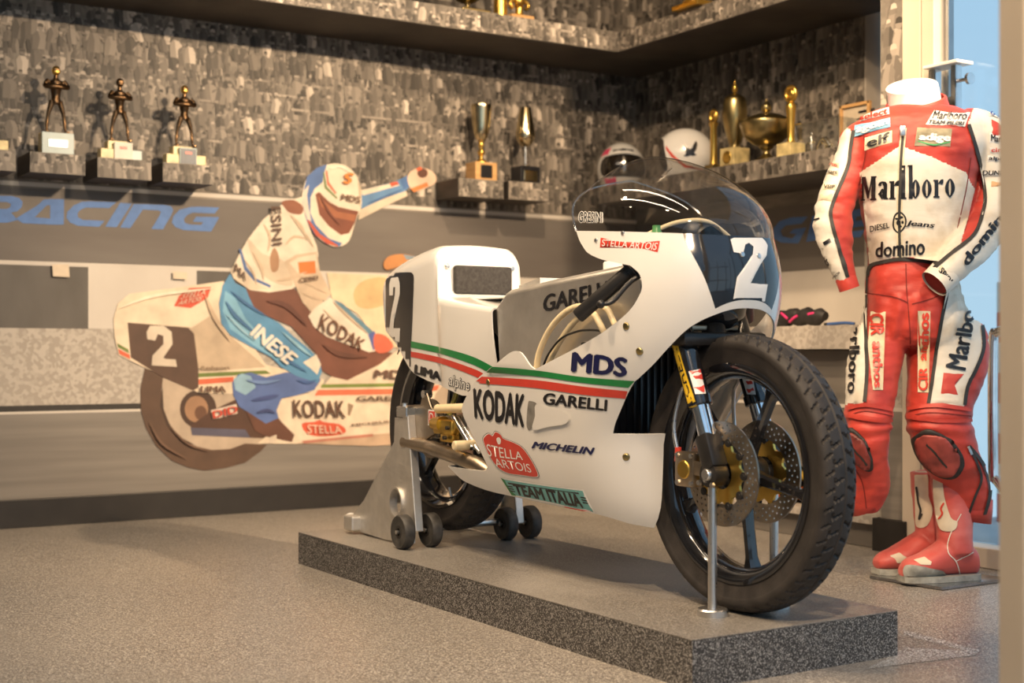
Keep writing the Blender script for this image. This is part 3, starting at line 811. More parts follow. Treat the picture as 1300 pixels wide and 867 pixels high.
# red strip on the upper lobe
badge([(763, 302), (838, 306), (835, 320), (762, 314)], M['print_red'])
L_('STELLA ARTOIS', [(764.5, 312.3), (833, 317.7), (836, 308.5), (765.5, 304)], 'print_white', bold=.0, off=.0016)
M['scoop'] = plain('scoop_shade', (.22, .21, .19), .3, 30, rough=.4)
# air scoop: recess shade painted as a flat grey patch, and raised cheek
badge(spline([(671, 511), (674, 509), (682, 513), (681, 528), (677, 541), (672, 546), (669, 540), (669.5, 525)], 4, True), M['scoop'], 'air_scoop_shade')
sc = []
scv = [(682, 513), (700, 518), (722, 524), (721, 537), (700, 541), (678, 545), (681, 528)]
o = shape_on('scoop_cheek', spline(scv, 3, True), fb, M['white'], fairing, .004, 4)
# number 2 on the nose
z2 = lambda P: [(700 + x / 3.6125, 190 + y / 3.6125) for x, y in P]
num = shape_on('race_number', z2([(820, 412), (852, 364), (935, 362), (975, 395), (990, 440), (985, 485), (912, 612), (990, 618), (977, 697), (845, 695), (833, 685), (850, 585), (922, 480), (925, 445), (905, 428), (888, 436), (878, 478), (835, 470)]), pb, M['print_white'], panel, .0012, 4)
# name on the screen
sbv = bvh_of(screen)
letters_on('name_lettering', 'GRESINI', [(734, 283), (766, 283.5), (766, 269), (735, 268)], sbv, M['print_white'], screen, bold=.10, off=.0010)
letters_on('name_lettering', 'GRESINI', [(735, 282), (765, 282.5), (765, 270), (736, 269)], sbv, M['print_black'], screen, bold=.02, off=.0016)
# screws
def screw(x, y, bvh, parent, r=.007, mat='brass', name='screw'):
    h = bvh.ray_cast(EYE, ray(x, y).normalized())
    if h[0] is None: return
    n = h[1] if h[1].dot(ray(x, y)) < 0 else -h[1]; n.normalize()
    mb = MB(); q = n.to_track_quat('Z', 'Y').to_matrix().to_4x4(); Mx = Matrix.Translation(h[0]) @ q
    mb.lathe([(1e-4, .0035), (r * .55, .0035), (r * .8, .003), (r, .001), (r, -.002)], n=16, M=Mx)
    mb.box((0, 0, .0036), (r * 1.2, r * .22, .0008), M=Mx); mb.build(name, M[mat], parent, True, 'W')
for x, y in ((795, 414), (812, 446), (795, 580), (620, 485)): screw(x, y, fb, fairing, .0085)
for x, y in ((757, 305), (733, 292), (791, 296)): screw(x, y, fb, fairing, .005, 'steel')
for x, y in ((942, 323), (963, 325), (909, 296), (944, 293)): screw(x, y, pb, panel, .0065, 'steel')
screw(991, 343, pb, panel, .006, 'satin')

# ================================================================== seat and tail unit
TS = [  # x, half width, bottom, top, corner radius
    (-.262, .070, .640, .760, .045), (-.252, .088, .618, .776, .05), (-.20, .108, .600, .795, .055), (-.12, .122, .566, .812, .06), (-.02, .131, .497, .828, .06),
    (.06, .136, .474, .838, .06), (.12, .138, .463, .842, .055), (.150, .137, .458, .838, .05), (.163, .134, .456, .826, .05),
    (.170, .136, .455, .716, .03), (.180, .141, .453, .700, .028), (.22, .145, .446, .692, .022), (.32, .146, .432, .678, .018), (.40, .145, .47, .668, .016), (.462, .143, .518, .660, .014)]
def tail_section(x, w, zb, zt, r):
    pts = []
    for k in range(9): t = k / 8; pts.append((x, -w * (.90 + .10 * math.sin(t * PI / 2)) , zb + (zt - r - zb) * t))
    for k in range(1, 9): q = k / 8 * PI / 2; pts.append((x, -(w - r + r * math.cos(q)), zt - r + r * math.sin(q)))
    for k in range(1, 5): pts.append((x, -(w - r) * (1 - k / 4), zt + .004 * math.sin(k / 4 * PI / 2)))
    return pts + [(a, -b, c) for a, b, c in reversed(pts[:-1])]
rows = []
SP = spline(TS[:8], 5) + [TS[8], TS[9], TS[10]] + spline(TS[11:], 4)
rows = [tail_section(*s) for s in SP]
V = [p for r_ in rows for p in r_]; m_ = len(rows[0]); F_ = []
for i in range(len(rows) - 1):
    for k in range(m_ - 1): a = i * m_ + k; F_.append((a, a + 1, a + m_ + 1, a + m_))
F_.append(tuple(range(m_)))
tmb = MB(); tmb.put(V, F_); tail = tmb.build('seat_unit', M['white'], bike, True, angle=50)
sol = solid(tail, .004, -1, True)
tb = bvh_of(tail)
# white upright that wraps the pad
pm_ = MB()
pad = MB().box((.176, 0.004, .746), (.020, .185, .078), bev=.008).build('back_pad', M['foam'], bike)
for y in (-.105, .105): MB().lathe([(1e-4, .003), (.006, .0025), (.0075, 0), (.0075, -.004)], c=(.170, y, .782), axis='X', n=14).build('screw', M['steel'], tail)
# number panel on the tail, right side, and its 2
c4 = lambda P: [(470 + x / 4.128, 310 + y / 4.128) for x, y in P]
tp = shape_on('tail_number_panel', spline(c4([(62, 240), (72, 182), (100, 156), (200, 147), (226, 158), (229, 200), (222, 400), (214, 550), (208, 668), (170, 640), (105, 520), (70, 430)]), 3, True), tb, M['print_black'], tail, .0012, 5)
shape_on('race_number', c4([(103, 210), (112, 178), (150, 172), (158, 205), (158, 260), (128, 400), (125, 440), (160, 440), (156, 515), (100, 515), (100, 470), (112, 370), (132, 270), (134, 225), (124, 225), (122, 268), (103, 268)]), tb, M['print_white'], tail, .0020, 4)
strip([(522, 433), (560, 441), (600, 452.5), (626, 465.5)], [(522, 441), (560, 449), (598, 461.5), (618, 471)], M['print_green'], tb, tail)
strip([(522, 446), (560, 454), (600, 467.5), (614, 474)], [(522, 453), (560, 461.5), (598, 475.5), (608, 480)], M['print_red'], tb, tail)
strip([(481.5, 394), (487, 399)], [(481.5, 400), (488, 405.5)], M['print_green'], tb, tail)
strip([(481.5, 405), (488.5, 411)], [(482.5, 411), (491, 418)], M['print_red'], tb, tail)
letters_on('sponsor_lettering', 'LIMA', [(526, 474), (561, 484.5), (561, 472.5), (527, 462)], tb, M['print_black'], tail, bold=.08)
letters_on('sponsor_lettering', 'alpine', [(569, 494), (597, 501), (598, 482), (571, 474)], tb, M['print_black'], tail, bold=.05, off=.0012)
letters_on('sponsor_lettering', 'alpine', [(570, 493), (596, 500), (597, 483), (572, 475)], tb, M['print_white'], tail, bold=.0, off=.0018)

# ================================================================== fuel tank
def plate_px(pts, yb): return [bk(x, y, yb) for x, y in pts]
tk = plate_px([(629, 391), (642, 373), (700, 359.5), (790, 341), (812, 350), (820, 390), (795, 425), (690, 480), (634, 470)], -.128)
tm = MB(); n = len(tk)
ringR = [Vector((p.x, -.128, p.z)) for p in tk]; inR = [Vector((p.x, -.112, p.z + (.010 if i in (1, 2, 3) else 0))) for i, p in enumerate(tk)]
cen = [Vector((p.x, 0, p.z + (.022 if i in (1, 2, 3) else 0))) for i, p in enumerate(tk)]
mir = lambda R: [Vector((p.x, -p.y, p.z)) for p in R]
rings = [ringR, inR, cen, mir(inR), mir(ringR)]
V = [p for r_ in rings for p in r_]; F_ = [tuple(range(n))] + [tuple(4 * n + i for i in range(n))]
for j in range(4):
    for i in range(n): F_.append((j * n + i, j * n + (i + 1) % n, (j + 1) * n + (i + 1) % n, (j + 1) * n + i))
tm.put(V, F_); tank = tm.build('fuel_tank', M['polish'], bike, True, angle=25); bevel(tank, .006, 3)
tkb = bvh_of(tank)
letters_on('maker_lettering', 'GARELLI', [(689, 397), (774, 377), (772, 356), (691, 374.5)], tkb, M['print_black'], tank, bold=.03)
MB().lathe([(1e-3, .026), (.030, .026), (.033, .022), (.033, .0)], c=(.83, -.02, .735), n=24).build('filler_cap', M['chalk'], tank)
# rear edge flange of the tank
MB().prism([(.40, -.02, .700), (.50, -.02, .716), (.50, .118, .716), (.40, .118, .700)], (0, 0, .022)).build('tank_flange', M['alu'], tank, False)
# seat hinge gap strip
MB().box((.315, .02, .692), (.27, .17, .006), bev=.002).build('seat_pad', M['chalk'], tail)

# ================================================================== handlebar grips, lever, hoses
def clip_on(s):
    a, b = bk(733, 402, -.245), bk(801, 343, -.165)
    a, b = Vector((a.x, s * .245, a.z)), Vector((b.x, s * .165, b.z))
    d = (b - a).normalized()
    g = MB().tube([a, a + d * .004, b - d * .006, b - d * .005, b + d * .004, b + d * .005], [.0145, .0165, .0165, .024, .024, .018], 20).build('handlebar_grip', M['satin'], bike)
    MB().cyl(b, Vector((1.09, s * .08, b.z + .01)), .011).build('handlebar', M['satin'], bike)
    c, e_ = bk(763, 386, -.245), bk(811, 351, -.175)
    c, e_ = Vector((c.x, s * .245, c.z)), Vector((e_.x, s * .175, e_.z))
    md = c + (e_ - c) * .3 + Vector((0, 0, -.012))
    MB().tube(spline([c, md, c + (e_ - c) * .7, e_, Vector((e_.x + .005, s * .12, e_.z + .02))], 6), .0055, 10).build('brake_lever', M['satin'], bike)
    MB().ball(c, .0095).build('lever_ball', M['satin'], bike)
clip_on(-1); clip_on(1)
def hose(pts, yb, r, mat, name):
    P = []
    for i, (x, y) in enumerate(pts):
        yy = yb[i] if isinstance(yb, (list, tuple)) else yb; P.append(bk(x, y, yy))
    return MB().tube(spline(P, 8), r, 12).build(name, M[mat], bike)
hose([(680, 478), (684, 450), (697, 420), (716, 398), (736, 389), (753, 398), (763, 414), (770, 430)], [-.165] * 4 + [-.165, -.17, -.18, -.17], .0075, 'cream', 'breather_hose')
hose([(693, 470), (706, 442), (722, 417), (738, 400), (756, 388), (770, 392), (776, 402), (782, 416)], [-.15] * 8, .0070, 'cream', 'breather_hose')
hose([(688, 470), (696, 450), (712, 430), (732, 421), (748, 419), (762, 420), (775, 425)], -.168, .0026, 'satin', 'cable')

# ================================================================== wheels
def tyre_obj(root, R, hw, rim, seed):
    n, mp = 560, 48; V = []; F_ = []
    prof = []
    for k in range(mp + 1):
        a = -1 + 2 * k / mp; q = a * PI * .66            # from bead over tread to bead
        y = hw * math.sin(q) if abs(q) < PI / 2 else hw * math.sin(q)
        r = rim + (R - rim) * (.5 + .5 * math.cos(q * .98) ** 1) ** .62
        prof.append((r, y, a))
    prof[0] = (rim, -hw * .78, -1); prof[-1] = (rim, hw * .78, 1)
    pitch = 2 * PI / 52
    for i in range(n):
        th = 2 * PI * i / n
        for (r, y, a) in prof:
            d = 0; aa = abs(a)
            if .05 < aa < .56:
                ph = (th + (1 if a > 0 else -1) * pitch * .25 + (aa - .05) * .16) % pitch / pitch
                if aa > .30: ph = (ph + .28) % 1.0
                if ph < .16: d = .0048
                if abs(aa - .30) < .03 and ph < .40: d = .0048
            if aa < .035: d = .0025
            V.append(((r - d) * math.cos(th), y, (r - d) * math.sin(th)))
    m1 = mp + 1
    for i in range(n):
        for k in range(mp): a = i * m1 + k; b = ((i + 1) % n) * m1 + k; F_.append((a, a + 1, b + 1, b))
    mb = MB(); mb.put(V, F_); return mb.build('tyre', M['rubber'], root, True, angle=28)
def wheel(name, cx, cz, R, hw, rim, rot, five):
    w = MB().lathe([(rim + .004, -hw * .80), (rim + .006, -hw * .86), (rim - .004, -hw * .88), (rim - .016, -hw * .74), (rim - .026, -hw * .45), (rim - .028, 0), (rim - .026, hw * .45), (rim - .016, hw * .74),
                    (rim - .004, hw * .88), (rim + .006, hw * .86), (rim + .004, hw * .80), (rim - .012, hw * .4), (rim - .012, -hw * .4), (rim + .004, -hw * .80)], axis='Y', n=72).build(name, M['black'], bike, True, angle=35)
    w.location = (cx, 0, cz)
    tyre_obj(w, R, hw, rim, 1)
    MB().lathe([(.012, -.046), (.030, -.046), (.034, -.040), (.034, -.02), (.040, -.014), (.040, .014), (.034, .02), (.034, .040), (.030, .046), (.012, .046)], axis='Y', n=40).build('hub', M['satin'], w)
    for k in range(five):
        a = rot + 2 * PI * k / five; mb = MB(); secs = []
        Mx = Matrix.Rotation(-a, 4, 'Y')
        V = []; F_ = []
        st = [(.034, .017, .014), (.06, .0125, .013), (.12, .0095, .012), (rim - .05, .010, .0125), (rim - .026, .019, .015)]
        for (x, h, d) in st:
            V += [(x, -d, -h * .55), (x, -d * .55, -h), (x, d * .55, -h), (x, d, -h * .55), (x, d, h * .55), (x, d * .55, h), (x, -d * .55, h), (x, -d, h * .55)]
        for i in range(len(st) - 1):
            for q in range(8): F_.append((i * 8 + q, i * 8 + (q + 1) % 8, (i + 1) * 8 + (q + 1) % 8, (i + 1) * 8 + q))
        F_ += [tuple(range(8)), tuple(32 + q for q in range(8))]
        mb.put(V, F_, Mx); mb.build('spoke', M['black'], w, True, angle=30)
    return w
R = .293
fw = wheel('front_wheel', 1.25, R, R, .044, .226, math.radians(-90 + 8), 5)
rw = wheel('rear_wheel', 0.0, R + .036, R, .055, .222, math.radians(-62), 5)
# tyre lettering (small, yellow)
def disc_obj(root, y, r0, r1, nring, mat, name='brake_disc', th=.0045, ph=0):
    outer = [(r1 * math.cos(2 * PI * k / 72), r1 * math.sin(2 * PI * k / 72)) for k in range(72)]
    holes = [[(r0 * math.cos(2 * PI * k / 40), r0 * math.sin(2 * PI * k / 40)) for k in range(40)]]
    for k in range(nring):
        for j, rr in enumerate(np.linspace(r0 + .009, r1 - .008, 4)):
            a = 2 * PI * k / nring + j * .115 + ph; c = (rr * math.cos(a), rr * math.sin(a))
            holes.append([(c[0] + .0028 * math.cos(PI * q / 3), c[1] + .0028 * math.sin(PI * q / 3)) for q in range(6)])
    V2, T2 = fill(outer, None, holes)
    o = add(name, [(a, y, b) for a, b in V2], T2, mat, root, False); solid(o, th, 0); return o
def carrier(root, y, r0, r1, mat):
    P = []
    for k in range(120):
        a = 2 * PI * k / 120; rr = r1 - .006 + .006 * math.cos(a * 10); P.append((rr * math.cos(a), rr * math.sin(a)))
    V2, T2 = fill(P, None, [[(r0 * math.cos(2 * PI * k / 32), r0 * math.sin(2 * PI * k / 32)) for k in range(32)]])
    o = add('disc_carrier', [(a, y, b) for a, b in V2], T2, mat, root, False); solid(o, .006, 0)
    for k in range(10):
        a = 2 * PI * k / 10; c = (r1 * math.cos(a) * .985, y - .004 * (1 if y > 0 else -1) * 0, r1 * math.sin(a) * .985)
        s = -1 if y < 0 else 1
        MB().lathe([(1e-4, .006), (.004, .006), (.0045, .005), (.0085, .005), (.009, .003), (.009, -.003)], axis='Y', n=14, c=(0, 0, 0), M=Matrix.Translation(c) @ (Matrix.Rotation(PI, 4, 'Z') if s < 0 else Matrix.Identity(4))).build('bobbin', M['satin'], o)
for s in (-1, 1):
    disc_obj(fw, s * .058, .070, .110, 26, M['disc'], ph=.1); carrier(fw, s * .059, .032, .070, M['gold'])
disc_obj(rw, -.062, .055, .085, 20, M['disc']); carrier(rw, -.063, .03, .055, M['satin'])
# valve stem on the rear rim
MB().cyl((.06, -.03, -.19), (.055, -.034, -.165), .004).build('valve', M['steel'], rw)

# ================================================================== fork
FY = .081
fa, fbm = Vector((1.252, 0, R + .02)), Vector((1.10, 0, .70))
fd = (fbm - fa).normalized()
for s in (-1, 1):
    o_ = Vector((0, s * FY, 0)); P = lambda t: fa + o_ + fd * t
    MB().tube([P(.045), P(.20)], .0195, 24).build('fork_stanchion', M['chrome'], bike)
    ft = MB().tube([P(.128), P(.130), P(.150), P(.152), P(.30), P(.43)], [.022, .0275, .0275, .0250, .0258, .0265], 28).build('fork_tube', M['black'], bike)
    # axle clamp
    cl = MB(); q = fd.to_track_quat('Z', 'Y').to_matrix().to_4x4()
    cl.box((0, 0, 0), (.046, .040, .075), M=Matrix.Translation(P(.030)) @ q, bev=.008)
    cl.cyl((1.25, s * (FY - .018), R), (1.25, s * (FY + .018), R), .026, n=28); cl.build('axle_clamp', M['satin'], bike)
    MB().lathe([(1e-4, .0), (.011, 0), (.013, .003), (.013, .01)], axis='Y', n=24, M=Matrix.Translation((1.25, s * (FY + .026), R)) @ (Matrix.Rotation(PI, 4, 'Z') if s > 0 else Matrix.Identity(4))).build('axle_nut', M['steel'], bike)
    for (dx, dz) in ((-.022, -.03), (.02, -.032)):
        MB().cyl((1.25 + dx, s * (FY + .02), R + dz + .012), (1.25 + dx, s * (FY + .026), R + dz + .012), .006, n=6).build('pinch_bolt', M['steel'], bike)
    ftb = bvh_of(ft)
    if s < 0:
        # picture coordinates of crop (840,400) at 5.417x
        c5 = lambda P_: [(840 + x / 5.417, 400 + y / 5.417) for x, y in P_]
        strip(c5([(75, 210), (125, 390), (195, 655)]), c5([(104, 172), (160, 370), (248, 640)]), M['print_yellow'], ftb, ft)
        letters_on('fork_lettering', 'MICHELIN', c5([(236, 668), (90, 160), (64, 205), (196, 690)]), ftb, M['print_black'], ft, bold=.03, off=.0018)
        strip(c5([(186, 388), (232, 545)]), c5([(262, 372), (302, 540)]), M['print_white'], ftb, ft, off=.0014)
        for P_ in ([(192, 385), (262, 374), (268, 398), (210, 408)], [(215, 420), (272, 405), (278, 445), (232, 440)], [(212, 498), (288, 482), (292, 535), (262, 520)]):
            shape_on('fork_badge', c5(P_), ftb, M['print_red'], ft, .002, 3)
    else:
        c5 = lambda P_: [(840 + x / 5.417, 400 + y / 5.417) for x, y in P_]
        strip(c5([(548, 408), (590, 545)]), c5([(618, 395), (648, 548)]), M['print_white'], ftb, ft, off=.0014)
        for P_ in ([(570, 405), (610, 398), (618, 420), (585, 425)], [(580, 455), (620, 450), (630, 475), (595, 478)], [(585, 508), (630, 500), (640, 528), (598, 535)]):
            shape_on('fork_badge', c5(P_), ftb, M['print_red'], ft, .002, 3)
    # caliper behind the leg
    K = empty  # noqa
    cm = MB(); cc = Vector((1.168, s * .066, R + .005))
    cm.box(cc + Vector((0, s * .02, 0)), (.062, .022, .076), bev=.007); cm.box(cc - Vector((0, s * .014, 0)), (.055, .016, .06), bev=.005)
    cm.box(cc + Vector((.04, s * .022, .004)), (.05, .010, .03), bev=.003)
    ca = cm.build('brake_caliper', M['pipe'], bike)
    MB().lathe([(1e-4, 0), (.018, 0), (.020, .002), (.020, .012)], axis='Y', n=24, M=Matrix.Translation(cc + Vector((.002, s * .034, 0))) @ (Matrix.Rotation(PI, 4, 'Z') if s > 0 else Matrix.Identity(4))).build('piston_cap', M['gold'], ca)
    for dz in (-.028, .03):
        for dx in (-.02, .026): MB().cyl(cc + Vector((dx, s * .030, dz)), cc + Vector((dx, s * .034, dz)), .0055, n=6).build('caliper_bolt', M['steel'], ca)
    MB().tube(spline([cc + Vector((-.03, s * .02, .03)), cc + Vector((-.045, s * .02, .09)), cc + Vector((-.035, s * .01, .16)), Vector((1.155, s * .07, .50)), Vector((1.12, s * .06, .60))], 8), .0042, 10).build('brake_hose', M['steel'], bike)
    MB().cyl(cc + Vector((-.032, s * .02, .015)), cc + Vector((-.030, s * .02, .045)), .007).build('banjo', M['print_red'], ca)
MB().cyl((1.25, -.102, R), (1.25, .102, R), .0085).build('front_axle', M['steel'], bike)
yk = MB().box((1.17, 0, .575), (.055, .235, .03), bev=.01); yk.box((1.12, 0, .70), (.05, .23, .024), bev=.008); yk.cyl((1.10, 0, .72), (1.185, 0, .52), .026)
yk.build('fork_yoke', M['satin'], bike)

# ================================================================== what shows inside the nose
MB().ball((1.13, .02, .645), .075, sc=(.8, 1.1, .75)).build('airbox', M['black'], bike)
MB().box((1.10, 0, .600), (.12, .18, .012), bev=.003).build('nose_bracket', M['pipe'], bike)
MB().lathe([(.040, 0), (.044, .01), (.044, .045), (.040, .05), (1e-3, .05)], M=Matrix.Translation((1.10, .03, .79)) @ Matrix.Rotation(-1.1, 4, 'Y'), n=28).build('rev_counter', M['satin'], bike)
MB().lathe([(1e-3, 0), (.013, 0), (.013, .03), (.009, .036), (.009, .046), (1e-3, .046)], c=(1.10, -.115, .775), n=18).build('fluid_bottle', plain('green_bottle', (.10, .32, .12), .1, rough=.3), bike)
MB().box((1.02, 0, .735), (.18, .20, .012), bev=.003).build('dash_plate', M['satin'], bike)
MB().tube(spline([(1.08, -.13, .80), (1.10, -.06, .83), (1.11, .02, .835), (1.10, .10, .80)], 8), .005, 10).build('clock_cable', M['cream'], bike)
# radiator core behind the duct
rd = MB().box((.90, 0, .45), (.03, .33, .24), M=None, bev=.004).build('radiator', M['satin'], bike)
for k in range(17):
    y = -.155 + .0194 * k
    MB().box((.918, y, .45), (.010, .004, .226)).build('radiator_fin', M['print_black'], rd, False)
# engine block
MB().box((.56, 0, .33), (.36, .24, .22), bev=.02).build('engine_block', M['satin'], bike)
MB().tube([(.30, 0, .45), (.55, 0, .52), (.98, 0, .66), (1.10, 0, .70)], .035, 14).build('frame_spine', M['polish'], bike)

# ================================================================== rear end
for s in (-1, 1):
    sw = MB(); sw.prism([(-.05, s * .088, R + .012), (-.05, s * .088, R + .06), (.10, s * .088, R + .075), (.42, s * .088, R + .10), (.42, s * .088, R + .02), (.10, s * .088, R + .015)], (0, s * .024, 0))
    bevel(sw.build('swingarm', M['alu'], bike, False), .003)
MB().cyl((0, -.14, R + .036), (0, .14, R + .036), .009).build('rear_axle', M['steel'], bike)
br = MB().prism([(x, -.115, z) for x, z in ((.00, .30), (.05, .29), (.14, .325), (.15, .37), (.11, .395), (.085, .435), (.065, .435), (.05, .40), (-.03, .395), (-.035, .34))], (0, -.010, 0)).build('brake_bracket', M['pipe'], bike, False); bevel(br, .003)
MB().tube([(.075, -.105, .43), (.075, -.13, .43)], .011, 14).build('bracket_joint', M['steel'], br)
cal = MB(); q0, q1 = bk(562, 541, -.14), bk(585, 553, -.14)
cal.box((.215, -.135, .345), (.105, .030, .042), M=Matrix.Translation((0, 0, 0)), bev=.009); cal.box((.225, -.13, .318), (.07, .026, .028), bev=.007); cal.cyl((.15, -.135, .352), (.20, -.135, .352), .017, .022)
cal = cal.build('rear_caliper', M['gold'], bike)
for (x, z) in ((.205, .322), (.24, .318), (.255, .345)): MB().cyl((x, -.149, z), (x, -.158, z), .006, n=6).build('caliper_bolt', M['satin'], cal)
st_ = MB().prism([(.108, -.128, .345), (.150, -.128, .345), (.150, -.128, .388), (.108, -.128, .388)], (0, -.003, 0)).build('brand_sticker', M['print_white'], bike, False)
stb = bvh_of(st_)
MB().prism([(.112, -.131, .349), (.146, -.131, .349), (.146, -.131, .384), (.112, -.131, .384)], (0, -.0008, 0)).build('sticker_ground', M['print_red'], st_, False)
V, Fc = text2d('D', 0); add('sticker_letter', [(.118 + u * .022, -.1325, .353 + v * .027) for u, v, k in V], Fc, M['print_white'], st_, False)
MB().tube([(.16, -.13, .392), (.42, -.13, .405)], .013, 14).build('torque_arm', M['cream'], bike)
MB().tube([(.245, -.13, .375), (.345, -.13, .295)], .0075, 12).build('brake_rod', M['chrome'], bike)
MB().tube([(.255, -.118, .372), (.36, -.118, .285)], .0055, 12).build('brake_rod', M['chrome'], bike)
MB().tube([(.33, -.10, .303), (.33, -.175, .303), (.33, -.178, .303)], [.013, .013, .010], 16).build('foot_peg', M['cream'], bike)
MB().tube([(.17, -.10, .375), (.20, -.08, .47), (.22, -.07, .52)], .007, 10).build('frame_stay', plain('yellow_green_tube', (.42, .40, .12), .1, rough=.35, metal=.5), bike)
MB().tube([(.10, -.03, .40), (.14, -.02, .52)], .022, 16).build('shock_absorber', M['satin'], bike)
ex = [(-.02, -.135, .292), (.12, -.135, .285), (.13, -.135, .2845), (.135, -.135, .2843), (.30, -.135, .266), (.38, -.13, .253), (.43, -.11, .225), (.50, -.07, .20)]
MB().tube(ex, [.0185, .0185, .0185, .0205, .0205, .0215, .0215, .02], 22).build('exhaust_pipe', M['pipe'], bike)
MB().tube([(-.02, .10, .292), (.30, .10, .27), (.5, .06, .2)], .0185, 18).build('exhaust_pipe', M['pipe'], bike)
MB().cyl((-.021, -.135, .292), (-.024, -.135, .292), .015).build('exhaust_mouth', M['print_black'], bike)
# inner rear mudguard hugging the tyre
mg = []; Vg = []; Fg = []
for i in range(21):
    a = math.radians(35 + 100 * i / 20); r_ = .318
    for y, dr in ((-.062, -.02), (-.05, 0), (.05, 0), (.062, -.02)): Vg.append(((r_ + dr) * math.cos(a), y, R + .036 + (r_ + dr) * math.sin(a)))
for i in range(20):
    for k in range(3): a = i * 4 + k; Fg.append((a, a + 1, a + 5, a + 4))
solid(add('mudguard', Vg, Fg, M['satin'], bike), .003)

# ================================================================== rear paddock stand
PK = lambda x, y, z: WBK @ Vector((x, y, z))
stand = empty('paddock_stand', PK(0, .03, 0), 0, 'bare aluminium rear paddock stand with four black rollers under the rear axle', 'stand')
M['roll'] = plain('worn_roller', (.055, .052, .048), .5, 40, rough=.55)
def caster(x, y, parent):
    r_ = .048
    w = MB().lathe([(.012, -.014), (r_ - .010, -.014), (r_ - .004, -.016), (r_, -.011), (r_, .011), (r_ - .004, .016), (r_ - .010, .014), (.012, .014)], c=PK(x, y, r_), axis='X', n=36).build('roller', M['roll'], parent, True, 'W')
    MB().lathe([(r_ - .010, -.0145), (r_ - .011, -.010), (.018, -.009), (.018, -.0145), (.010, -.0145)], c=PK(x, y, r_), axis='X', n=32).build('roller_hub', M['rubber'], w, True, 'W')
    MB().cyl(PK(x, y - .022, r_), PK(x, y + .022, r_), .006, n=8).build('roller_bolt', M['steel'], w, True, 'W')
for (ya, yb) in ((-.180, -.093), (.157, .239)):
    for y in (ya, yb): caster(.052, y, stand)
    ym = (ya + yb) / 2
    up = MB(); c0, c1 = PK(.055, ym, .045), PK(.005, ym, .37)
    d = (c1 - c0).normalized(); side = Vector((1, 0, 0)); fwd = d.cross(side)
    def bar(mb, a, b, wd, dp):
        mb.put([a + side * (sx * wd / 2) + fwd * (sy * dp / 2) for a_ in (0,) for (sx, sy) in ((-1, -1), (1, -1), (1, 1), (-1, 1))] + [b + side * (sx * wd / 2) + fwd * (sy * dp / 2) for (sx, sy) in ((-1, -1), (1, -1), (1, 1), (-1, 1))],
               [(0, 1, 2, 3), (7, 6, 5, 4), (0, 4, 5, 1), (1, 5, 6, 2), (2, 6, 7, 3), (3, 7, 4, 0)])
    bar(up, c0, c1, .026, .030); bevel(up.build('upright', M['alu'], stand, False, 'W'), .003)
    # gusset plate with round hole
    yo = ym - .006
    pl = [(-.345, .010), (-.12, .004), (.045, .012), (.035, .10), (-.005, .36), (-.060, .36), (-.065, .29), (-.26, .105), (-.335, .055)]
    hole = [(-.045 + .034 * math.cos(2 * PI * k / 28), .118 + .040 * math.sin(2 * PI * k / 28)) for k in range(28)]
    V2, T2 = fill(pl, None, [hole])
    g = add('gusset_plate', [PK(x, yo, z) for x, z in V2], T2, M['alu'], stand, False, 'W'); solid(g, .010, 0)
    rg = MB().lathe([(.034, -.012), (.039, -.012), (.039, .012), (.034, .012), (.034, -.012)], c=PK(-.045, yo, .118), axis='X', n=32)
    for i_, v_ in enumerate(rg.v): v_.z = (v_.z - PK(0, 0, .118).z) * 1.15 + PK(0, 0, .118).z
    rg.build('hole_rim', M['polish'], stand, True, 'W')
    hd = MB().box((0, 0, 0), (.034, .060, .030), M=Matrix.Translation(PK(-.010, ym, .378)), bev=.003); hd.cyl(PK(-.02, ym, .392), PK(-.02, ym, .402), .008, n=6)
    hd.build('lift_head', M['steel'], stand, False, 'W')
    sgn = 1 if ym < 0 else -1
    MB().cyl(PK(0, ym, R + .036), PK(0, ym + sgn * .05, R + .036), .012).build('spool_pin', M['steel'], stand, True, 'W')
MB().box((0, 0, 0), (.42, .060, .045), M=Matrix.Translation(PK(-.315, .035, .033)), bev=.006).build('cross_bar', M['alu'], stand, False, 'W')
MB().cyl(PK(-.342, -.14, .032), PK(-.372, -.14, .040), .024, .018).build('end_cap', M['chalk'], stand, True, 'W')
MB().cyl(PK(.03, -.08, .052), PK(.03, .15, .052), .010).build('cross_rod', M['steel'], stand, True, 'W')

# ================================================================== front axle posts
for s, lab in ((-1, 'slim steel post with round foot beside the front tyre, under the near axle end'), (1, 'slim steel post with round foot beyond the front wheel, under the far axle end')):
    pt = empty('support_post', PK(1.25, s * .086, 0), 0, lab, 'post', 'steel posts under the front axle')
    MB().lathe([(1e-3, .015), (.030, .015), (.033, .012), (.033, 0), (1e-3, 0)], c=PK(1.25, s * .086, 0), n=36).build('foot', M['steel'], pt, True, 'W')
    MB().cyl(PK(1.25, s * .086, .010), PK(1.25, s * .086, R - .027), .0095, n=24).build('rod', M['steel'], pt, True, 'W')
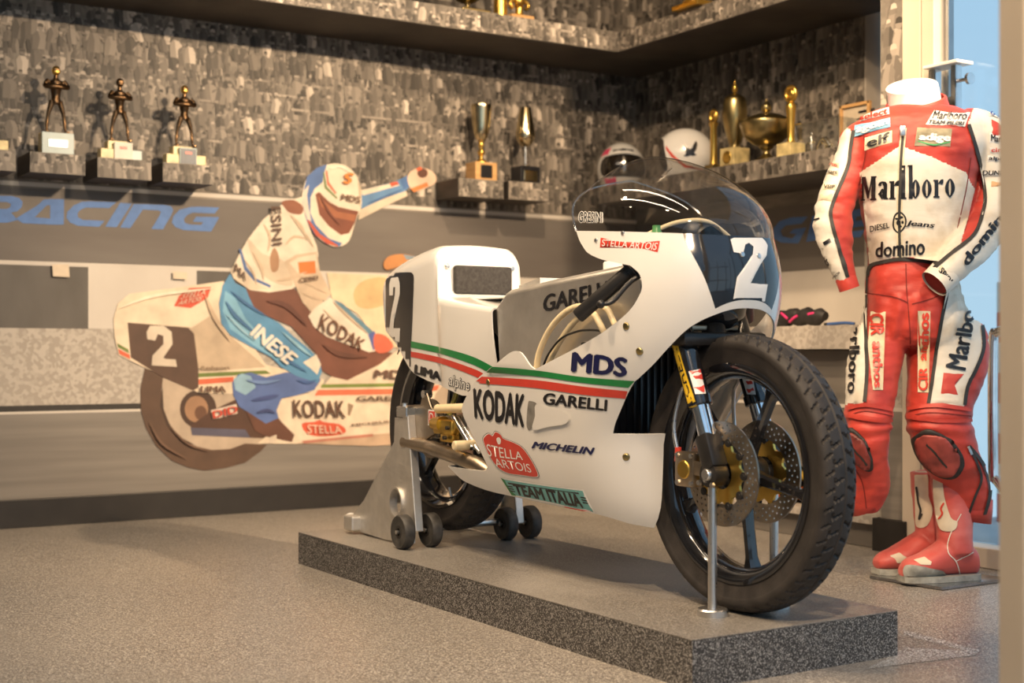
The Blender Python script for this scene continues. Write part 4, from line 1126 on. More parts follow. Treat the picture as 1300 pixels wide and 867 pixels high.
# ================================================================== printed racer on the mural wall (flat print, layered)
_pm = {}
def pmat(rgb, k=.80):
    key = (rgb, k)
    if key not in _pm: _pm[key] = plain('print_%02x%02x%02x' % rgb, tuple(c * k for c in srgb(*rgb)), .17, 11, rough=.6)
    return _pm[key]
cD = lambda P: [(130 + x / 3.097, 340 + y / 3.097) for x, y in P]
cC = lambda P: [(250 + x / 3.6125, 190 + y / 3.6125) for x, y in P]
def ell(cx, cy, rx_, ry_, n=28): return [(cx + rx_ * math.cos(2 * PI * k / n), cy + ry_ * math.sin(2 * PI * k / n)) for k in range(n)]
_ly = [.0030]
mural = empty('mural_racer', (1.9, WY - .0015, .1), 0, 'printed picture of a crouching racer waving from a white number two motorcycle on the wall', 'mural')
def mpoly(name, px, rgb, curve=0, holes=(), parent=None):
    if curve: px = spline(px, curve, True)
    _ly[0] += .00012
    V, T = fill(px, None, holes)
    pts = [on_y(x, y, WY - _ly[0]) for x, y in V]
    # true place on the wall plane: same wall coordinates, tiny paper thickness
    base = [on_y(x, y, WY) for x, y in V]
    return add(name, [(b.x, WY - _ly[0], b.z) for b in base], T, pmat(rgb), parent or mural, False, 'W')
_later = []
def mtext(*a): _later.append(a)          # lettering goes on top of the folds
def put_text(s, q, rgb, bold=.03, shear=0):
    _ly[0] += .00012
    V, Fc = text2d(s, bold, shear)
    _ly[0] += .0003; base = [on_y(*quad(q, u, v), WY) for u, v, k in V]
    return add('printed_lettering', [(b.x, WY - _ly[0] + .0003 - v[2] * 5e-5, b.z) for b, v in zip(base, V)], Fc, pmat(rgb), mural, False, 'W')
# wheel and machinery; the front of the machine runs on behind the real motorcycle
ring_ = [(588 + 66 * math.cos(2 * PI * k / 40), 514 + 66 * math.sin(2 * PI * k / 40)) for k in range(40)]
mpoly('printed_tyre', ring_, (92, 70, 56), 0, [[(588 + 48 * math.cos(2 * PI * k / 40), 514 + 48 * math.sin(2 * PI * k / 40)) for k in range(40)]])
mpoly('printed_wheel_gap', [(588 + 48 * math.cos(2 * PI * k / 40), 514 + 48 * math.sin(2 * PI * k / 40)) for k in range(40)], (186, 168, 148)); mpoly('printed_hub', ell(588, 514, 15, 15), (96, 72, 56))
mpoly('printed_fork', [(562, 440), (572, 438), (594, 510), (583, 514)], (120, 96, 78))
mpoly('printed_screen', [(540, 432), (552, 402), (580, 384), (608, 390), (580, 408)], (206, 190, 168))
mpoly('printed_nose', [(505, 452), (528, 436), (550, 426), (580, 405), (608, 390), (630, 402), (636, 430), (612, 450), (580, 466), (552, 500), (540, 558), (505, 562)], (238, 220, 196))
mpoly('printed_stripe', [(510, 486), (562, 482), (560, 486), (510, 490.5)], (128, 146, 66)); mpoly('printed_stripe', [(510, 493), (558, 489), (554, 496), (510, 500)], (232, 122, 88))
mpoly('printed_wheel_gap', cD([(235, 430), (600, 440), (640, 690), (500, 712), (430, 718), (360, 702), (300, 662), (258, 610), (232, 540)]), (196, 178, 158))
mpoly('printed_tyre', cD([(165, 395), (148, 480), (150, 560), (170, 630), (210, 700), (270, 757), (340, 786), (400, 797), (480, 787), (560, 765), (620, 722), (645, 695), (560, 690), (500, 712), (430, 716), (360, 700), (300, 662), (260, 610), (238, 550), (231, 480), (238, 425)]), (96, 72, 56))
mpoly('printed_tyre_shade', cD([(235, 470), (240, 560), (268, 625), (310, 668), (370, 700), (300, 675), (250, 620), (225, 540)]), (70, 50, 38))
mpoly('printed_sprocket', cD(ell(375, 555, 72, 75)), (74, 52, 40))
mpoly('printed_sprocket_face', cD(ell(368, 555, 46, 52)), (168, 130, 100))
mpoly('printed_hub', cD(ell(385, 570, 24, 28)), (110, 76, 56))
mpoly('printed_swingarm', cD([(345, 620), (430, 560), (560, 500), (640, 560), (700, 640), (640, 670), (520, 665), (350, 655)]), (86, 58, 44))
mpoly('printed_pipe', cD([(345, 628), (560, 635), (580, 668), (350, 658)]), (92, 90, 110))
mpoly('printed_decal', cD([(425, 560), (525, 535), (530, 572), (432, 596)]), (226, 214, 200)); mtext('DID', cD([(430, 592), (528, 568), (524, 540), (426, 564)]), (205, 70, 45), .03)
# bodywork
mpoly('printed_tail', cD([(42, 200), (60, 140), (105, 102), (290, 78), (475, 52), (520, 200), (640, 380), (870, 440), (860, 490), (500, 495), (375, 490), (250, 430), (150, 385), (62, 342), (46, 270)]), (240, 222, 196))
mpoly('printed_tail_shade', cD([(60, 215), (350, 235), (420, 190), (470, 240), (640, 390), (380, 410), (340, 240)]), (205, 184, 158))
mpoly('printed_screen_body', cD([(880, 20), (1110, 30), (1230, 30), (1230, 330), (1090, 300), (1000, 180), (900, 120)]), (236, 216, 182))
mpoly('printed_bale', cD([(985, 100), (1010, 60), (1060, 40), (1120, 45), (1150, 120), (1060, 160), (1000, 150)]), (222, 190, 140), 4)
mpoly('printed_fairing', cD([(668, 560), (705, 515), (760, 502), (850, 484), (900, 425), (960, 442), (1090, 370), (1150, 330), (1240, 280), (1240, 665), (1050, 682), (760, 692), (608, 690), (650, 655), (690, 600)]), (238, 220, 196))
mpoly('printed_fairing_shade', cD([(760, 690), (900, 668), (1240, 640), (1240, 690), (1050, 700)]), (200, 172, 146))
mpoly('printed_number_plate', cD([(97, 215), (335, 235), (358, 258), (376, 400), (376, 470), (355, 482), (235, 430), (110, 352)]), (92, 68, 54))
mpoly('printed_number', cD([(172, 252), (185, 228), (240, 228), (270, 252), (274, 300), (238, 352), (246, 358), (286, 360), (291, 389), (192, 383), (195, 345), (238, 300), (238, 268), (216, 260), (206, 286), (175, 281)]), (226, 212, 192))
for pts, c in (([(376, 414), (640, 403), (660, 416), (376, 430)], (112, 130, 62)), ([(376, 438), (515, 428), (512, 448), (376, 459)], (226, 112, 78)), ([(860, 458), (1230, 452), (1230, 466), (855, 472)], (128, 146, 66)), ([(845, 480), (1230, 474), (1230, 496), (832, 502)], (232, 122, 88)),
               ([(56, 296), (100, 320), (103, 336), (60, 312)], (112, 130, 62)), ([(60, 318), (105, 341), (108, 359), (65, 338)], (226, 104, 70))): mpoly('printed_stripe', cD(pts), c)
mpoly('printed_badge', cD([(280, 150), (300, 110), (340, 80), (425, 75), (412, 118), (345, 158)]), (224, 92, 66)); mtext('STELLA', cD([(300, 125), (398, 105), (405, 84), (318, 100)]), (236, 214, 190), .0); mtext('ARTOIS', cD([(290, 148), (380, 130), (392, 110), (300, 130)]), (236, 214, 190), .0)
mpoly('printed_badge', cD([(782, 612), (830, 605), (850, 598), (870, 606), (930, 615), (955, 640), (930, 656), (850, 662), (800, 650)]), (222, 96, 68), 3); mtext('STELLA', cD([(800, 650), (938, 650), (930, 622), (800, 615)]), (236, 214, 190), .0)
mtext('KODAK', cD([(745, 588), (950, 590), (944, 522), (742, 518)]), (92, 62, 46), .02)
mtext('MDS', cD([(1058, 432), (1210, 440), (1210, 402), (1064, 400)]), (104, 76, 64), .04); mtext('GARELLI', cD([(990, 524), (1190, 522), (1190, 502), (994, 504)]), (92, 66, 50), .03)
mtext('LIMA', cD([(378, 487), (480, 490), (480, 464), (380, 464)]), (104, 70, 52), .04); mtext('Redsport', cD([(380, 404), (494, 402), (494, 386), (382, 386)]), (120, 96, 76), .02); mtext('MICHELIN', cD([(972, 622), (1134, 606), (1132, 597), (972, 613)]), (104, 76, 60), .04)
mpoly('printed_vent', cD([(962, 530), (985, 540), (970, 582), (962, 578)]), (150, 128, 106)); mpoly('printed_red_text', cD([(780, 680), (1060, 652), (1062, 662), (790, 690)]), (196, 130, 110))
# rider
mpoly('printed_shadow', cD([(560, 80), (740, 70), (830, 160), (1000, 310), (1140, 335), (1090, 378), (960, 442), (900, 427), (855, 400), (840, 340), (740, 230), (600, 170)]), (122, 76, 60))
mpoly('printed_shin', cD([(720, 410), (640, 430), (580, 411), (530, 420), (508, 450), (512, 500), (535, 545), (565, 565), (600, 610), (650, 645), (692, 612), (690, 590), (682, 560), (702, 512), (760, 502), (830, 480), (856, 440), (840, 420)]), (92, 118, 178))
mpoly('printed_boot', cD([(560, 560), (598, 640), (640, 662), (742, 684), (752, 656), (700, 604), (690, 590), (640, 612)]), (104, 66, 50))
mpoly('printed_boot_toe', cD([(655, 665), (682, 655), (682, 685), (652, 688)]), (226, 210, 190))
mpoly('printed_calf_patch', cD([(512, 440), (545, 415), (580, 425), (600, 470), (560, 500), (520, 480)]), (150, 190, 214))
mpoly('printed_thigh', cD([(500, 22), (470, 70), (456, 140), (465, 220), (500, 265), (580, 310), (660, 350), (700, 390), (760, 425), (842, 452), (860, 410), (850, 360), (810, 320), (740, 262), (690, 215), (600, 170), (572, 110), (560, 80), (520, 60)]), (92, 152, 196))
mpoly('printed_thigh_light', cD([(480, 90), (520, 120), (560, 200), (640, 290), (740, 360), (700, 372), (600, 310), (500, 240), (470, 170)]), (132, 190, 222))
mpoly('printed_knee', cD([(785, 372), (838, 340), (856, 380), (842, 420), (815, 395)]), (236, 224, 206))
mtext('INESE', cD([(570, 262), (726, 388), (766, 348), (600, 210)]), (240, 234, 222), .04, .2)
mpoly('printed_raised_arm', cC([(735, 190), (900, 150), (960, 120), (985, 155), (950, 192), (860, 222), (760, 282), (735, 252)]), (98, 142, 188)); mpoly('printed_raised_arm_white', cC([(735, 190), (910, 150), (925, 165), (850, 185), (760, 210)]), (232, 220, 200)); mpoly('printed_raised_arm_under', cC([(745, 275), (860, 222), (955, 190), (962, 212), (860, 260), (735, 325)]), (222, 206, 184))
mpoly('printed_cuff', cC([(880, 155), (915, 146), (922, 160), (886, 172)]), (214, 90, 64)); mpoly('printed_cuff', cC([(925, 140), (965, 118), (988, 158), (945, 185)]), (72, 112, 168))
mpoly('printed_hand', cC([(960, 130), (990, 92), (1040, 86), (1085, 110), (1090, 150), (1040, 180), (985, 190)]), (226, 196, 172), 4); mpoly('printed_glove_spot', cC(ell(1030, 108, 24, 22)), (98, 56, 40)); mpoly('printed_glove_spot', cC([(1000, 90), (1020, 78), (1030, 90), (1010, 100)]), (216, 96, 56)); mpoly('printed_glove_spot', cC([(975, 180), (1050, 150), (1058, 168), (990, 196)]), (214, 130, 70))
mpoly('printed_jacket', cC([(480, 215), (400, 240), (300, 320), (230, 410), (190, 480), (150, 560), (165, 590), (240, 645), (330, 655), (430, 640), (545, 560), (552, 480), (545, 440), (520, 380), (490, 300)]), (240, 228, 208))
mpoly('printed_jacket_shade', cC([(230, 410), (260, 520), (330, 600), (430, 625), (420, 560), (380, 500), (300, 480)]), (222, 204, 180), 3)
mpoly('printed_crease', cC([(330, 500), (350, 450), (372, 490), (368, 550), (340, 560)]), (176, 136, 104), 3)
mpoly('printed_collar', cC([(385, 240), (440, 232), (482, 262), (474, 296), (425, 292), (400, 270)]), (150, 92, 66), 3)
mpoly('printed_belt', cC([(188, 455), (200, 458), (225, 540), (265, 590), (335, 622), (332, 634), (255, 600), (212, 550)]), (84, 114, 168))
mpoly('printed_waist', cC([(150, 560), (172, 520), (260, 610), (330, 640), (240, 645), (165, 592)]), (232, 214, 190)); mtext('MA', cC([(160, 560), (215, 605), (222, 575), (170, 520)]), (96, 70, 58), .03)
mtext('ESINI', cC([(330, 262), (338, 442), (382, 436), (376, 262)]), (96, 70, 56), .02)
mpoly('printed_upper_arm', cC([(395, 515), (450, 482), (545, 468), (560, 560), (612, 660), (570, 700), (520, 745), (480, 700), (440, 610)]), (216, 194, 168)); mpoly('printed_upper_arm_light', cC([(420, 520), (460, 495), (540, 480), (548, 540), (470, 580)]), (236, 220, 198))
mpoly('printed_patch', cC([(459, 516), (538, 511), (541, 567), (465, 573)]), (226, 130, 62)); mtext('CEBEI', cC([(462, 612), (545, 598), (544, 578), (460, 590)]), (98, 70, 54), .02)
mpoly('printed_forearm', cD([(806, 190), (830, 158), (890, 118), (935, 140), (1065, 258), (1105, 320), (1045, 332), (880, 272), (828, 232)]), (240, 228, 210)); mpoly('printed_forearm_edge', cD([(905, 125), (940, 140), (1065, 255), (1050, 268), (930, 160)]), (98, 138, 160))
mtext('KODAK', cD([(838, 240), (1010, 326), (1030, 286), (858, 178)]), (112, 74, 54), .02)
mpoly('printed_cuff', cD([(1040, 262), (1065, 248), (1085, 300), (1060, 325)]), (86, 104, 170)); mpoly('printed_glove', cD([(1065, 262), (1110, 268), (1140, 310), (1100, 336), (1066, 322)]), (222, 112, 84), 3)
mpoly('printed_helmet', cC([(480, 250), (478, 200), (500, 130), (550, 85), (620, 65), (680, 76), (725, 120), (748, 200), (748, 265), (722, 330), (692, 420), (640, 446), (590, 432), (540, 392), (500, 325)]), (240, 228, 206), 3)
mpoly('printed_helmet_blue', cC([(484, 190), (500, 125), (545, 85), (592, 68), (575, 118), (572, 150), (535, 180), (516, 220), (515, 290), (540, 345), (600, 408), (662, 430), (648, 444), (590, 433), (535, 390), (498, 325), (481, 250)]), (84, 118, 176))
mpoly('printed_helmet_band', cC([(484, 190), (510, 160), (500, 210), (508, 270), (520, 330), (500, 320), (482, 255)]), (226, 214, 200)); mpoly('printed_helmet_rim', cC([(510, 325), (560, 388), (640, 438), (640, 446), (590, 432), (538, 391), (500, 325)]), (206, 92, 64))
mpoly('printed_visor', cC([(538, 205), (556, 195), (600, 240), (645, 264), (736, 284), (718, 338), (692, 384), (655, 392), (600, 352), (556, 298)]), (134, 74, 52)); mpoly('printed_visor_shine', cC([(548, 215), (575, 235), (640, 285), (725, 300), (715, 330), (620, 310), (565, 260)]), (172, 104, 70))
mpoly('printed_helmet_line', cC([(585, 100), (592, 96), (600, 150), (635, 200), (630, 206), (592, 160)]), (214, 110, 80)); mpoly('printed_helmet_line', cC([(573, 105), (579, 102), (590, 170), (640, 222), (635, 228), (580, 178)]), (120, 140, 90))
mtext('S', cC([(660, 160), (705, 160), (712, 108), (655, 108)]), (232, 140, 56), .06, .2); mtext('MDS', cC([(650, 232), (738, 248), (740, 218), (655, 204)]), (110, 80, 62), .04)
mpoly('printed_far_helmet', cC([(850, 525), (870, 492), (920, 480), (975, 485), (1010, 498), (960, 520), (870, 552)]), (204, 140, 84), 3); mpoly('printed_far_helmet_blue', cC([(940, 482), (1010, 492), (1000, 505), (955, 505)]), (140, 160, 176))
# folds in the leathers
def fold(pts, w, rgb, cm):
    P = spline(pts, 4); n = len(P); a = []; b = []
    for i, q in enumerate(P):
        t = np.array(P[min(i + 1, n - 1)]) - np.array(P[max(i - 1, 0)]); t = t / (np.linalg.norm(t) + 1e-9); k = w * math.sin(PI * (i + .15) / (n - .7)) / 2
        a.append((q[0] - t[1] * k, q[1] + t[0] * k)); b.append((q[0] + t[1] * k, q[1] - t[0] * k))
    mpoly('printed_fold', cm(a + b[::-1]), rgb)
for pts, w in (([(300, 340), (330, 400), (320, 470)], 12), ([(420, 300), (470, 350), (500, 420)], 14), ([(400, 440), (440, 400), (500, 410)], 12), ([(250, 470), (290, 540), (300, 600)], 14), ([(360, 600), (420, 590), (500, 560)], 14), ([(440, 330), (500, 400), (530, 450)], 10), ([(210, 500), (250, 560), (270, 620)], 9), ([(460, 600), (520, 620), (590, 660)], 14), ([(480, 660), (540, 680), (590, 690)], 12), ([(450, 570), (500, 590), (560, 585)], 10)): fold(pts, w, (212, 190, 164), cC)
for pts, w, c in (([(480, 130), (520, 190), (600, 260)], 16, (70, 122, 172)), ([(500, 90), (560, 140), (640, 190)], 12, (66, 116, 168)), ([(640, 300), (720, 360), (800, 410)], 14, (68, 118, 170)), ([(480, 180), (540, 240), (600, 290)], 10, (160, 206, 230)), ([(700, 250), (770, 310), (820, 350)], 12, (150, 200, 226)), ([(560, 440), (620, 450), (700, 440)], 14, (118, 150, 204)), ([(580, 520), (640, 510), (690, 500)], 16, (66, 84, 142)), ([(600, 570), (640, 560), (676, 570)], 14, (60, 74, 126)), ([(760, 440), (800, 450), (840, 440)], 10, (66, 100, 160))): fold(pts, w, c, cD)
for pts, w, c in (([(60, 160), (200, 110), (440, 80)], 12, (250, 238, 216)), ([(400, 110), (440, 200), (500, 290)], 16, (214, 190, 162)), ([(900, 130), (960, 190), (1040, 260)], 10, (208, 186, 160)), ([(860, 160), (920, 220), (1000, 290)], 8, (216, 196, 172)), ([(640, 130), (720, 150), (800, 230)], 20, (104, 62, 50)), ([(860, 300), (930, 340), (1040, 350)], 20, (106, 66, 52)), ([(180, 600), (230, 690), (330, 750)], 10, (116, 88, 70)), ([(260, 620), (330, 690), (420, 720)], 8, (120, 92, 74))): fold(pts, w, c, cD)
for pts, w, c in (([(600, 90), (650, 80), (700, 110)], 10, (250, 242, 226)), ([(735, 150), (744, 200), (740, 260)], 10, (214, 196, 172)), ([(560, 220), (600, 290), (650, 350)], 10, (112, 58, 42)), ([(770, 250), (860, 215), (940, 180)], 8, (66, 104, 160))): fold(pts, w, c, cC)
# small signs on the tarps
for P in ([(65, 336), (86, 336), (87, 352), (66, 351)], [(218, 345), (236, 346), (236, 355), (218, 354)], [(1050, 355), (1062, 355), (1062, 368), (1050, 368)]):
    if P[0][0] < 900: mpoly('printed_sign', P, (226, 210, 186), parent=mural)
for a_ in _later: put_text(*a_)
# ================================================================== trophies, helmets, wall blocks
def rot_to(o, a): o.rotation_euler = (0, 0, a); return o
FACE = -PI / 2 + .0
M['wood'] = streaks('light_wood', (.50, .27, .10), (.66, .40, .17), 8, 60, .45)
M['stone'] = plain('onyx_base', (.62, .50, .24), .35, 25, rough=.3)
M['plaque_blue'] = plain('pale_blue_front', (.42, .52, .52), .05, rough=.35)
M['silver'] = metal('silver', (.78, .76, .70), .16)
M['silvergilt'] = metal('silver_gilt', (.66, .55, .34), .16, var=.2)
M['paper'] = plain('paper_label', (.74, .70, .62), .05, rough=.7)
def block(x0, x1, z0, z1, label, yf=5.035):
    b = empty('wall_block', ((x0 + x1) / 2, WY, z0), 0, label, 'bracket', 'printed wall blocks under the trophies')
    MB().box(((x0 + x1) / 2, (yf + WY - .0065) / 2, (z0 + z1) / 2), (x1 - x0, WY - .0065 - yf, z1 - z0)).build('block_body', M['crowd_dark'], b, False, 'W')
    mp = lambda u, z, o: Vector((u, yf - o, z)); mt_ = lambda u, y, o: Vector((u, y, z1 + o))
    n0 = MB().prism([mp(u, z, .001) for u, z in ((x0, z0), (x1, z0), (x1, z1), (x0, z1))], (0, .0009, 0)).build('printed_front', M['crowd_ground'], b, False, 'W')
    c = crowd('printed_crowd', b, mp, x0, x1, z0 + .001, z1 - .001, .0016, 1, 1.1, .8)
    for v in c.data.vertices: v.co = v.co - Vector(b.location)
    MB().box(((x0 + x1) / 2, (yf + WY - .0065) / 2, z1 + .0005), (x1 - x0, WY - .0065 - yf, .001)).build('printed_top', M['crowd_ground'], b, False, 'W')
    return b
xa = on_y(20, 196, 5.035).x
block(xa - .195, xa, 1.278, 1.350, 'printed grey wall block left end of the row, under a cut-off gold trophy')
block(1.165, 1.358, 1.280, 1.352, 'printed grey wall block under the figure trophy with the pale blue base')
block(1.403, 1.600, 1.278, 1.350, 'printed grey wall block under the figure trophy with the white paper label')
block(1.645, 1.841, 1.278, 1.349, 'printed grey wall block under the figure trophy with the dark label')
block(2.916, 3.138, 1.300, 1.377, 'printed grey wall block under the gilt cup with the wooden base')
block(3.165, 3.372, 1.302, 1.380, 'printed grey wall block under the tulip cup with the black base')

def figure(root, s, body, head):
    """standing figure with folded arms, facing -y, feet at z = 0"""
    mb = MB(); k = s / .245
    for sd in (-1, 1):
        mb.tube(spline([(sd * .034 * k, -.004 * k, 0), (sd * .032 * k, .002 * k, .028 * k), (sd * .027 * k, .001 * k, .07 * k), (sd * .013 * k, 0, .118 * k)], 4), [r_ * k for r_ in (.005, .0045, .0042, .0045, .006, .0065, .006, .006, .007, .0085, .0095, .0105, .0105)], 12)
        mb.box((sd * .036 * k, -.010 * k, .004 * k), (.013 * k, .030 * k, .008 * k), bev=.002 * k)
        mb.tube(spline([(sd * .026 * k, .002 * k, .192 * k), (sd * .036 * k, -.002 * k, .180 * k), (sd * .040 * k, -.010 * k, .168 * k), (sd * .014 * k, -.024 * k, .166 * k), (-sd * .012 * k, -.024 * k, .169 * k)], 4), [.0092 * k] * 5 + [.008 * k] * 12, 10)
    mb.tube(spline([(0, 0, .108 * k), (0, .001 * k, .128 * k), (0, .001 * k, .15 * k), (0, 0, .176 * k), (0, .002 * k, .193 * k), (0, 0, .203 * k), (0, 0, .212 * k)], 3), [x_ * k for x_ in (.017, .0175, .017, .0155, .015, .016, .018, .020, .022, .0235, .025, .024, .02, .014, .010, .0085, .008, .008, .008)], 14)
    f = mb.build('figure', body, root)
    r_ = f.modifiers.new('skin', 'REMESH'); r_.mode = 'VOXEL'; r_.voxel_size = .0017; r_.use_smooth_shade = True
    h = MB().ball((0, -.002 * k, .228 * k), .0165 * k, 18, 12, (.9, 1.0, 1.08)); h.box((0, -.013 * k, .222 * k), (.018 * k, .012 * k, .010 * k), bev=.003 * k); h.build('helmet', head, root)
    MB().box((0, -.0185 * k, .229 * k), (.020 * k, .003 * k, .0075 * k), bev=.001 * k).build('visor', M['bronze'], root)
def fig_trophy(px, py, zt, kind, label):
    p = on_y(px, py, 5.105)
    t = empty('figure_trophy', (p.x, 5.105, zt + .0012), 0, label, 'trophy', 'figure trophies on the wall blocks')
    if kind == 0:
        MB().box((0, 0, .040), (.112, .055, .080), bev=.002).build('base', M['stone'], t, False)
        MB().box((0, -.029, .040), (.112, .004, .080), bev=.001).build('front_plate', M['plaque_blue'], t, False)
        MB().box((0, -.032, .041), (.070, .003, .030), bev=.001).build('name_plate', M['silver'], t, False); top = .080
    else:
        MB().box((-.012, .006, .036), (.075, .05, .072), bev=.002).build('base', M['stone'], t, False)
        MB().box((-.050, -.006, .020), (.056, .045, .040), bev=.002).build('base_step', M['stone'], t, False); MB().box((.050, -.006, .020), (.050, .045, .040), bev=.002).build('base_step', M['stone'] if kind == 2 else M['plaque_blue'], t, False)
        MB().box((.004, -.030, .033), (.068, .010, .066), bev=.002).build('front_plate', M['paper'] if kind == 1 else M['plaque_blue'], t, False)
        if kind == 2: MB().box((.004, -.036, .033), (.060, .003, .058)).build('dark_label', plain('dark_label', (.07, .09, .12), .2, rough=.4), t, False)
        MB().box((.004, -.0375, .046), (.026, .002, .009)).build('label_mark', M['print_red'], t, False); top = .072
    e_ = empty('figurine', (0, 0, top), 0); e_.parent = t
    figure(e_, .245 if kind == 0 else .235, M['bronze'], M['gold'] if kind != 1 else M['bronze'])
    # figurine's pieces are parts of the trophy itself
    for c in list(e_.children):
        c.parent = t; c.location = (0, 0, top)
    bpy.data.objects.remove(e_)
    return t
fig_trophy(71, 194, 1.352, 0, 'dark bronze racer figure with gold helmet on a pale blue fronted base')
fig_trophy(152, 199, 1.350, 1, 'bronze racer figure with golden legs on a stepped base with white paper label')
fig_trophy(234, 205, 1.349, 2, 'small bronze racer figure with gold helmet on a stepped onyx base with dark label')
t = empty('figure_trophy', (xa - .09, 5.105, 1.3512), 0, 'cut-off trophy with yellow onyx base on the end wall block', 'trophy', 'figure trophies on the wall blocks')
MB().box((.03, 0, .020), (.09, .05, .040), bev=.002).build('base', M['stone'], t, False); MB().box((-.02, .006, .036), (.06, .05, .072), bev=.002).build('base_step', M['stone'], t, False)
tt = empty('f', (0, 0, 0)); tt.parent = t; figure(tt, .235, M['bronze'], M['gold'])
for c in list(tt.children): c.parent = t; c.location = (-.02, 0, .072)
bpy.data.objects.remove(tt)

def cup(name, loc, label, parts, group='cups and trophies', rz=0):
    t = empty(name, loc, rz, label, 'trophy', group)
    for (n, kind, arg, mat) in parts:
        if kind == 'lathe': MB().lathe(spline(arg, 4), n=36).build(n, M[mat], t, True, angle=60)
        elif kind == 'poly': MB().lathe(arg, n=32).build(n, M[mat], t, True)
        elif kind == 'box': MB().box(*arg, bev=.002).build(n, M[mat], t, False)
        elif kind == 'tube': MB().tube(spline(arg[0], 6), arg[1], 10).build(n, M[mat], t)
        elif kind == 'ball': MB().ball(*arg).build(n, M[mat], t)
    return t
p = on_y(611, 229, 5.11)
cup('goblet_trophy', (p.x, 5.11, 1.3782), 'gilt goblet trophy on a light wooden cube base with black plate', [
    ('base', 'box', ((0, 0, .040), (.108, .085, .080)), 'wood'), ('plate', 'box', ((0, -.044, .040), (.058, .003, .056)), 'print_black'),
    ('stem', 'lathe', [(.026, .080), (.024, .088), (.010, .098), (.007, .110), (.014, .120), (.015, .132), (.008, .142), (.012, .158), (.010, .168), (.014, .178)], 'gold'),
    ('bowl', 'lathe', [(.004, .172), (.016, .176), (.030, .200), (.038, .240), (.043, .290), (.046, .325), (.043, .325), (.035, .24), (.02, .195), (.002, .185)], 'silvergilt')])
p = on_y(667, 231, 5.11)
cup('tulip_trophy', (p.x, 5.11, 1.3812), 'slim tulip shaped gilt cup on a black base with gold plate', [
    ('base', 'box', ((0, 0, .038), (.100, .085, .076)), 'print_black'), ('plate', 'box', ((0, -.044, .034), (.070, .003, .046)), 'silvergilt'),
    ('stem', 'poly', [(.022, .076), (.020, .082), (.006, .088), (.0055, .165), (.010, .170)], 'silver'),
    ('bowl', 'lathe', [(.004, .166), (.022, .172), (.040, .198), (.043, .225), (.036, .275), (.026, .330), (.024, .338), (.022, .334), (.03, .28), (.036, .23), (.03, .20), (.002, .18)], 'silvergilt')])
# ---- on the upper shelf
SZ = 2.0305
def on_shelf(px, py, z): q = on_z(px, py, z); return q
q = on_shelf(593, 17, SZ)
cup('bowl_trophy', (q.x, q.y, SZ), 'dark brass bowl trophy with a thin foot plate on the upper shelf', [
    ('base', 'box', ((.02, 0, .006), (.13, .09, .012)), 'brass'), ('stem', 'lathe', [(.02, .012), (.012, .02), (.009, .03), (.014, .042)], 'brass'), ('bowl', 'lathe', [(.004, .04), (.03, .045), (.055, .062), (.062, .09), (.06, .16), (.055, .16), (.05, .08), (.002, .055)], 'brass')])
q = on_shelf(650, 25, SZ)
cup('winged_trophy', (q.x, q.y, SZ), 'bright gold trophy with ribbed column and winged figure on the upper shelf', [
    ('base', 'box', ((.03, 0, .008), (.11, .08, .016)), 'wood'), ('column', 'poly', [(.028, 0), (.028, .2), (.024, .2), (.024, 0)], 'gold'), ('figure_foot', 'lathe', [(.022, .016), (.018, .024), (.016, .05), (.02, .06)], 'gold')])
t = bpy.data.objects['winged_trophy']
for c in t.children:
    if c.name.startswith('column'): c.location = (-.045, .02, 0)
    if c.name.startswith('figure_foot'): c.location = (.035, 0, 0)
wg = MB(); wg.ball((.035, 0, .085), .026, sc=(1, .8, 1.1))
for sd in (-1, 1): wg.tube(spline([(.035, 0, .09), (.035 + sd * .03, .0, .085), (.035 + sd * .045, 0, .065), (.035 + sd * .03, 0, .05)], 5), .009, 10)
wg.tube([(.035, 0, .08), (.035, 0, .2)], [.02, .012], 12); wg.build('winged_figure', M['gold'], t)
q = on_shelf(882, 12, SZ)
cup('gold_trophy', (q.x, q.y, SZ), 'bright gold trophy on a wide gold base over the niche, upper shelf', [
    ('base', 'box', ((0, 0, .010), (.11, .16, .020)), 'gold'), ('body', 'lathe', [(.045, .02), (.05, .03), (.03, .05), (.045, .08), (.06, .13), (.03, .2), (.002, .2)], 'gold'), ('knob', 'ball', ((-.02, -.05, .035), .02), 'gold')])

# ---- on the lower niche shelf
NZ = SH2[1] + .0006
def nsh(px, X): q = on_x(px, 300, X); return (X, q.y, NZ)
G2 = 'trophies on the niche shelf'
cup('slim_trophy', nsh(906, 3.74), 'slim gold column trophy with a wreath head, next to the eagle helmet', [
    ('base', 'box', ((0, 0, .018), (.055, .055, .036)), 'brass'), ('column', 'poly', [(.017, .036), (.015, .05), (.013, .19), (.018, .20), (.02, .21)], 'gold'), ('head', 'tube', ([(0, .02 * math.cos(a), .237 + .024 * math.sin(a)) for a in np.linspace(0, 2 * PI, 13)], .007), 'gold'), ('medal', 'ball', ((0, 0, .237), .014, 14, 8, (.5, 1, 1)), 'gold')], G2)
cup('urn_trophy', nsh(933, 3.74), 'tall lidded brass urn trophy on a square base with round medallion', [
    ('base', 'box', ((0, 0, .044), (.085, .085, .088)), 'stone'), ('medallion', 'ball', ((-.044, 0, .05), .026, 20, 8, (.15, 1, 1)), 'gold'), ('plate', 'box', ((-.0435, 0, .014), (.003, .05, .014)), 'gold'),
    ('urn', 'lathe', [(.030, .088), (.022, .098), (.030, .125), (.046, .19), (.050, .235), (.046, .28), (.034, .298), (.012, .310), (.004, .316)], 'brass'), ('finial', 'lathe', [(.004, .314), (.010, .322), (.012, .335), (.006, .350), (.002, .365)], 'gold')], G2)
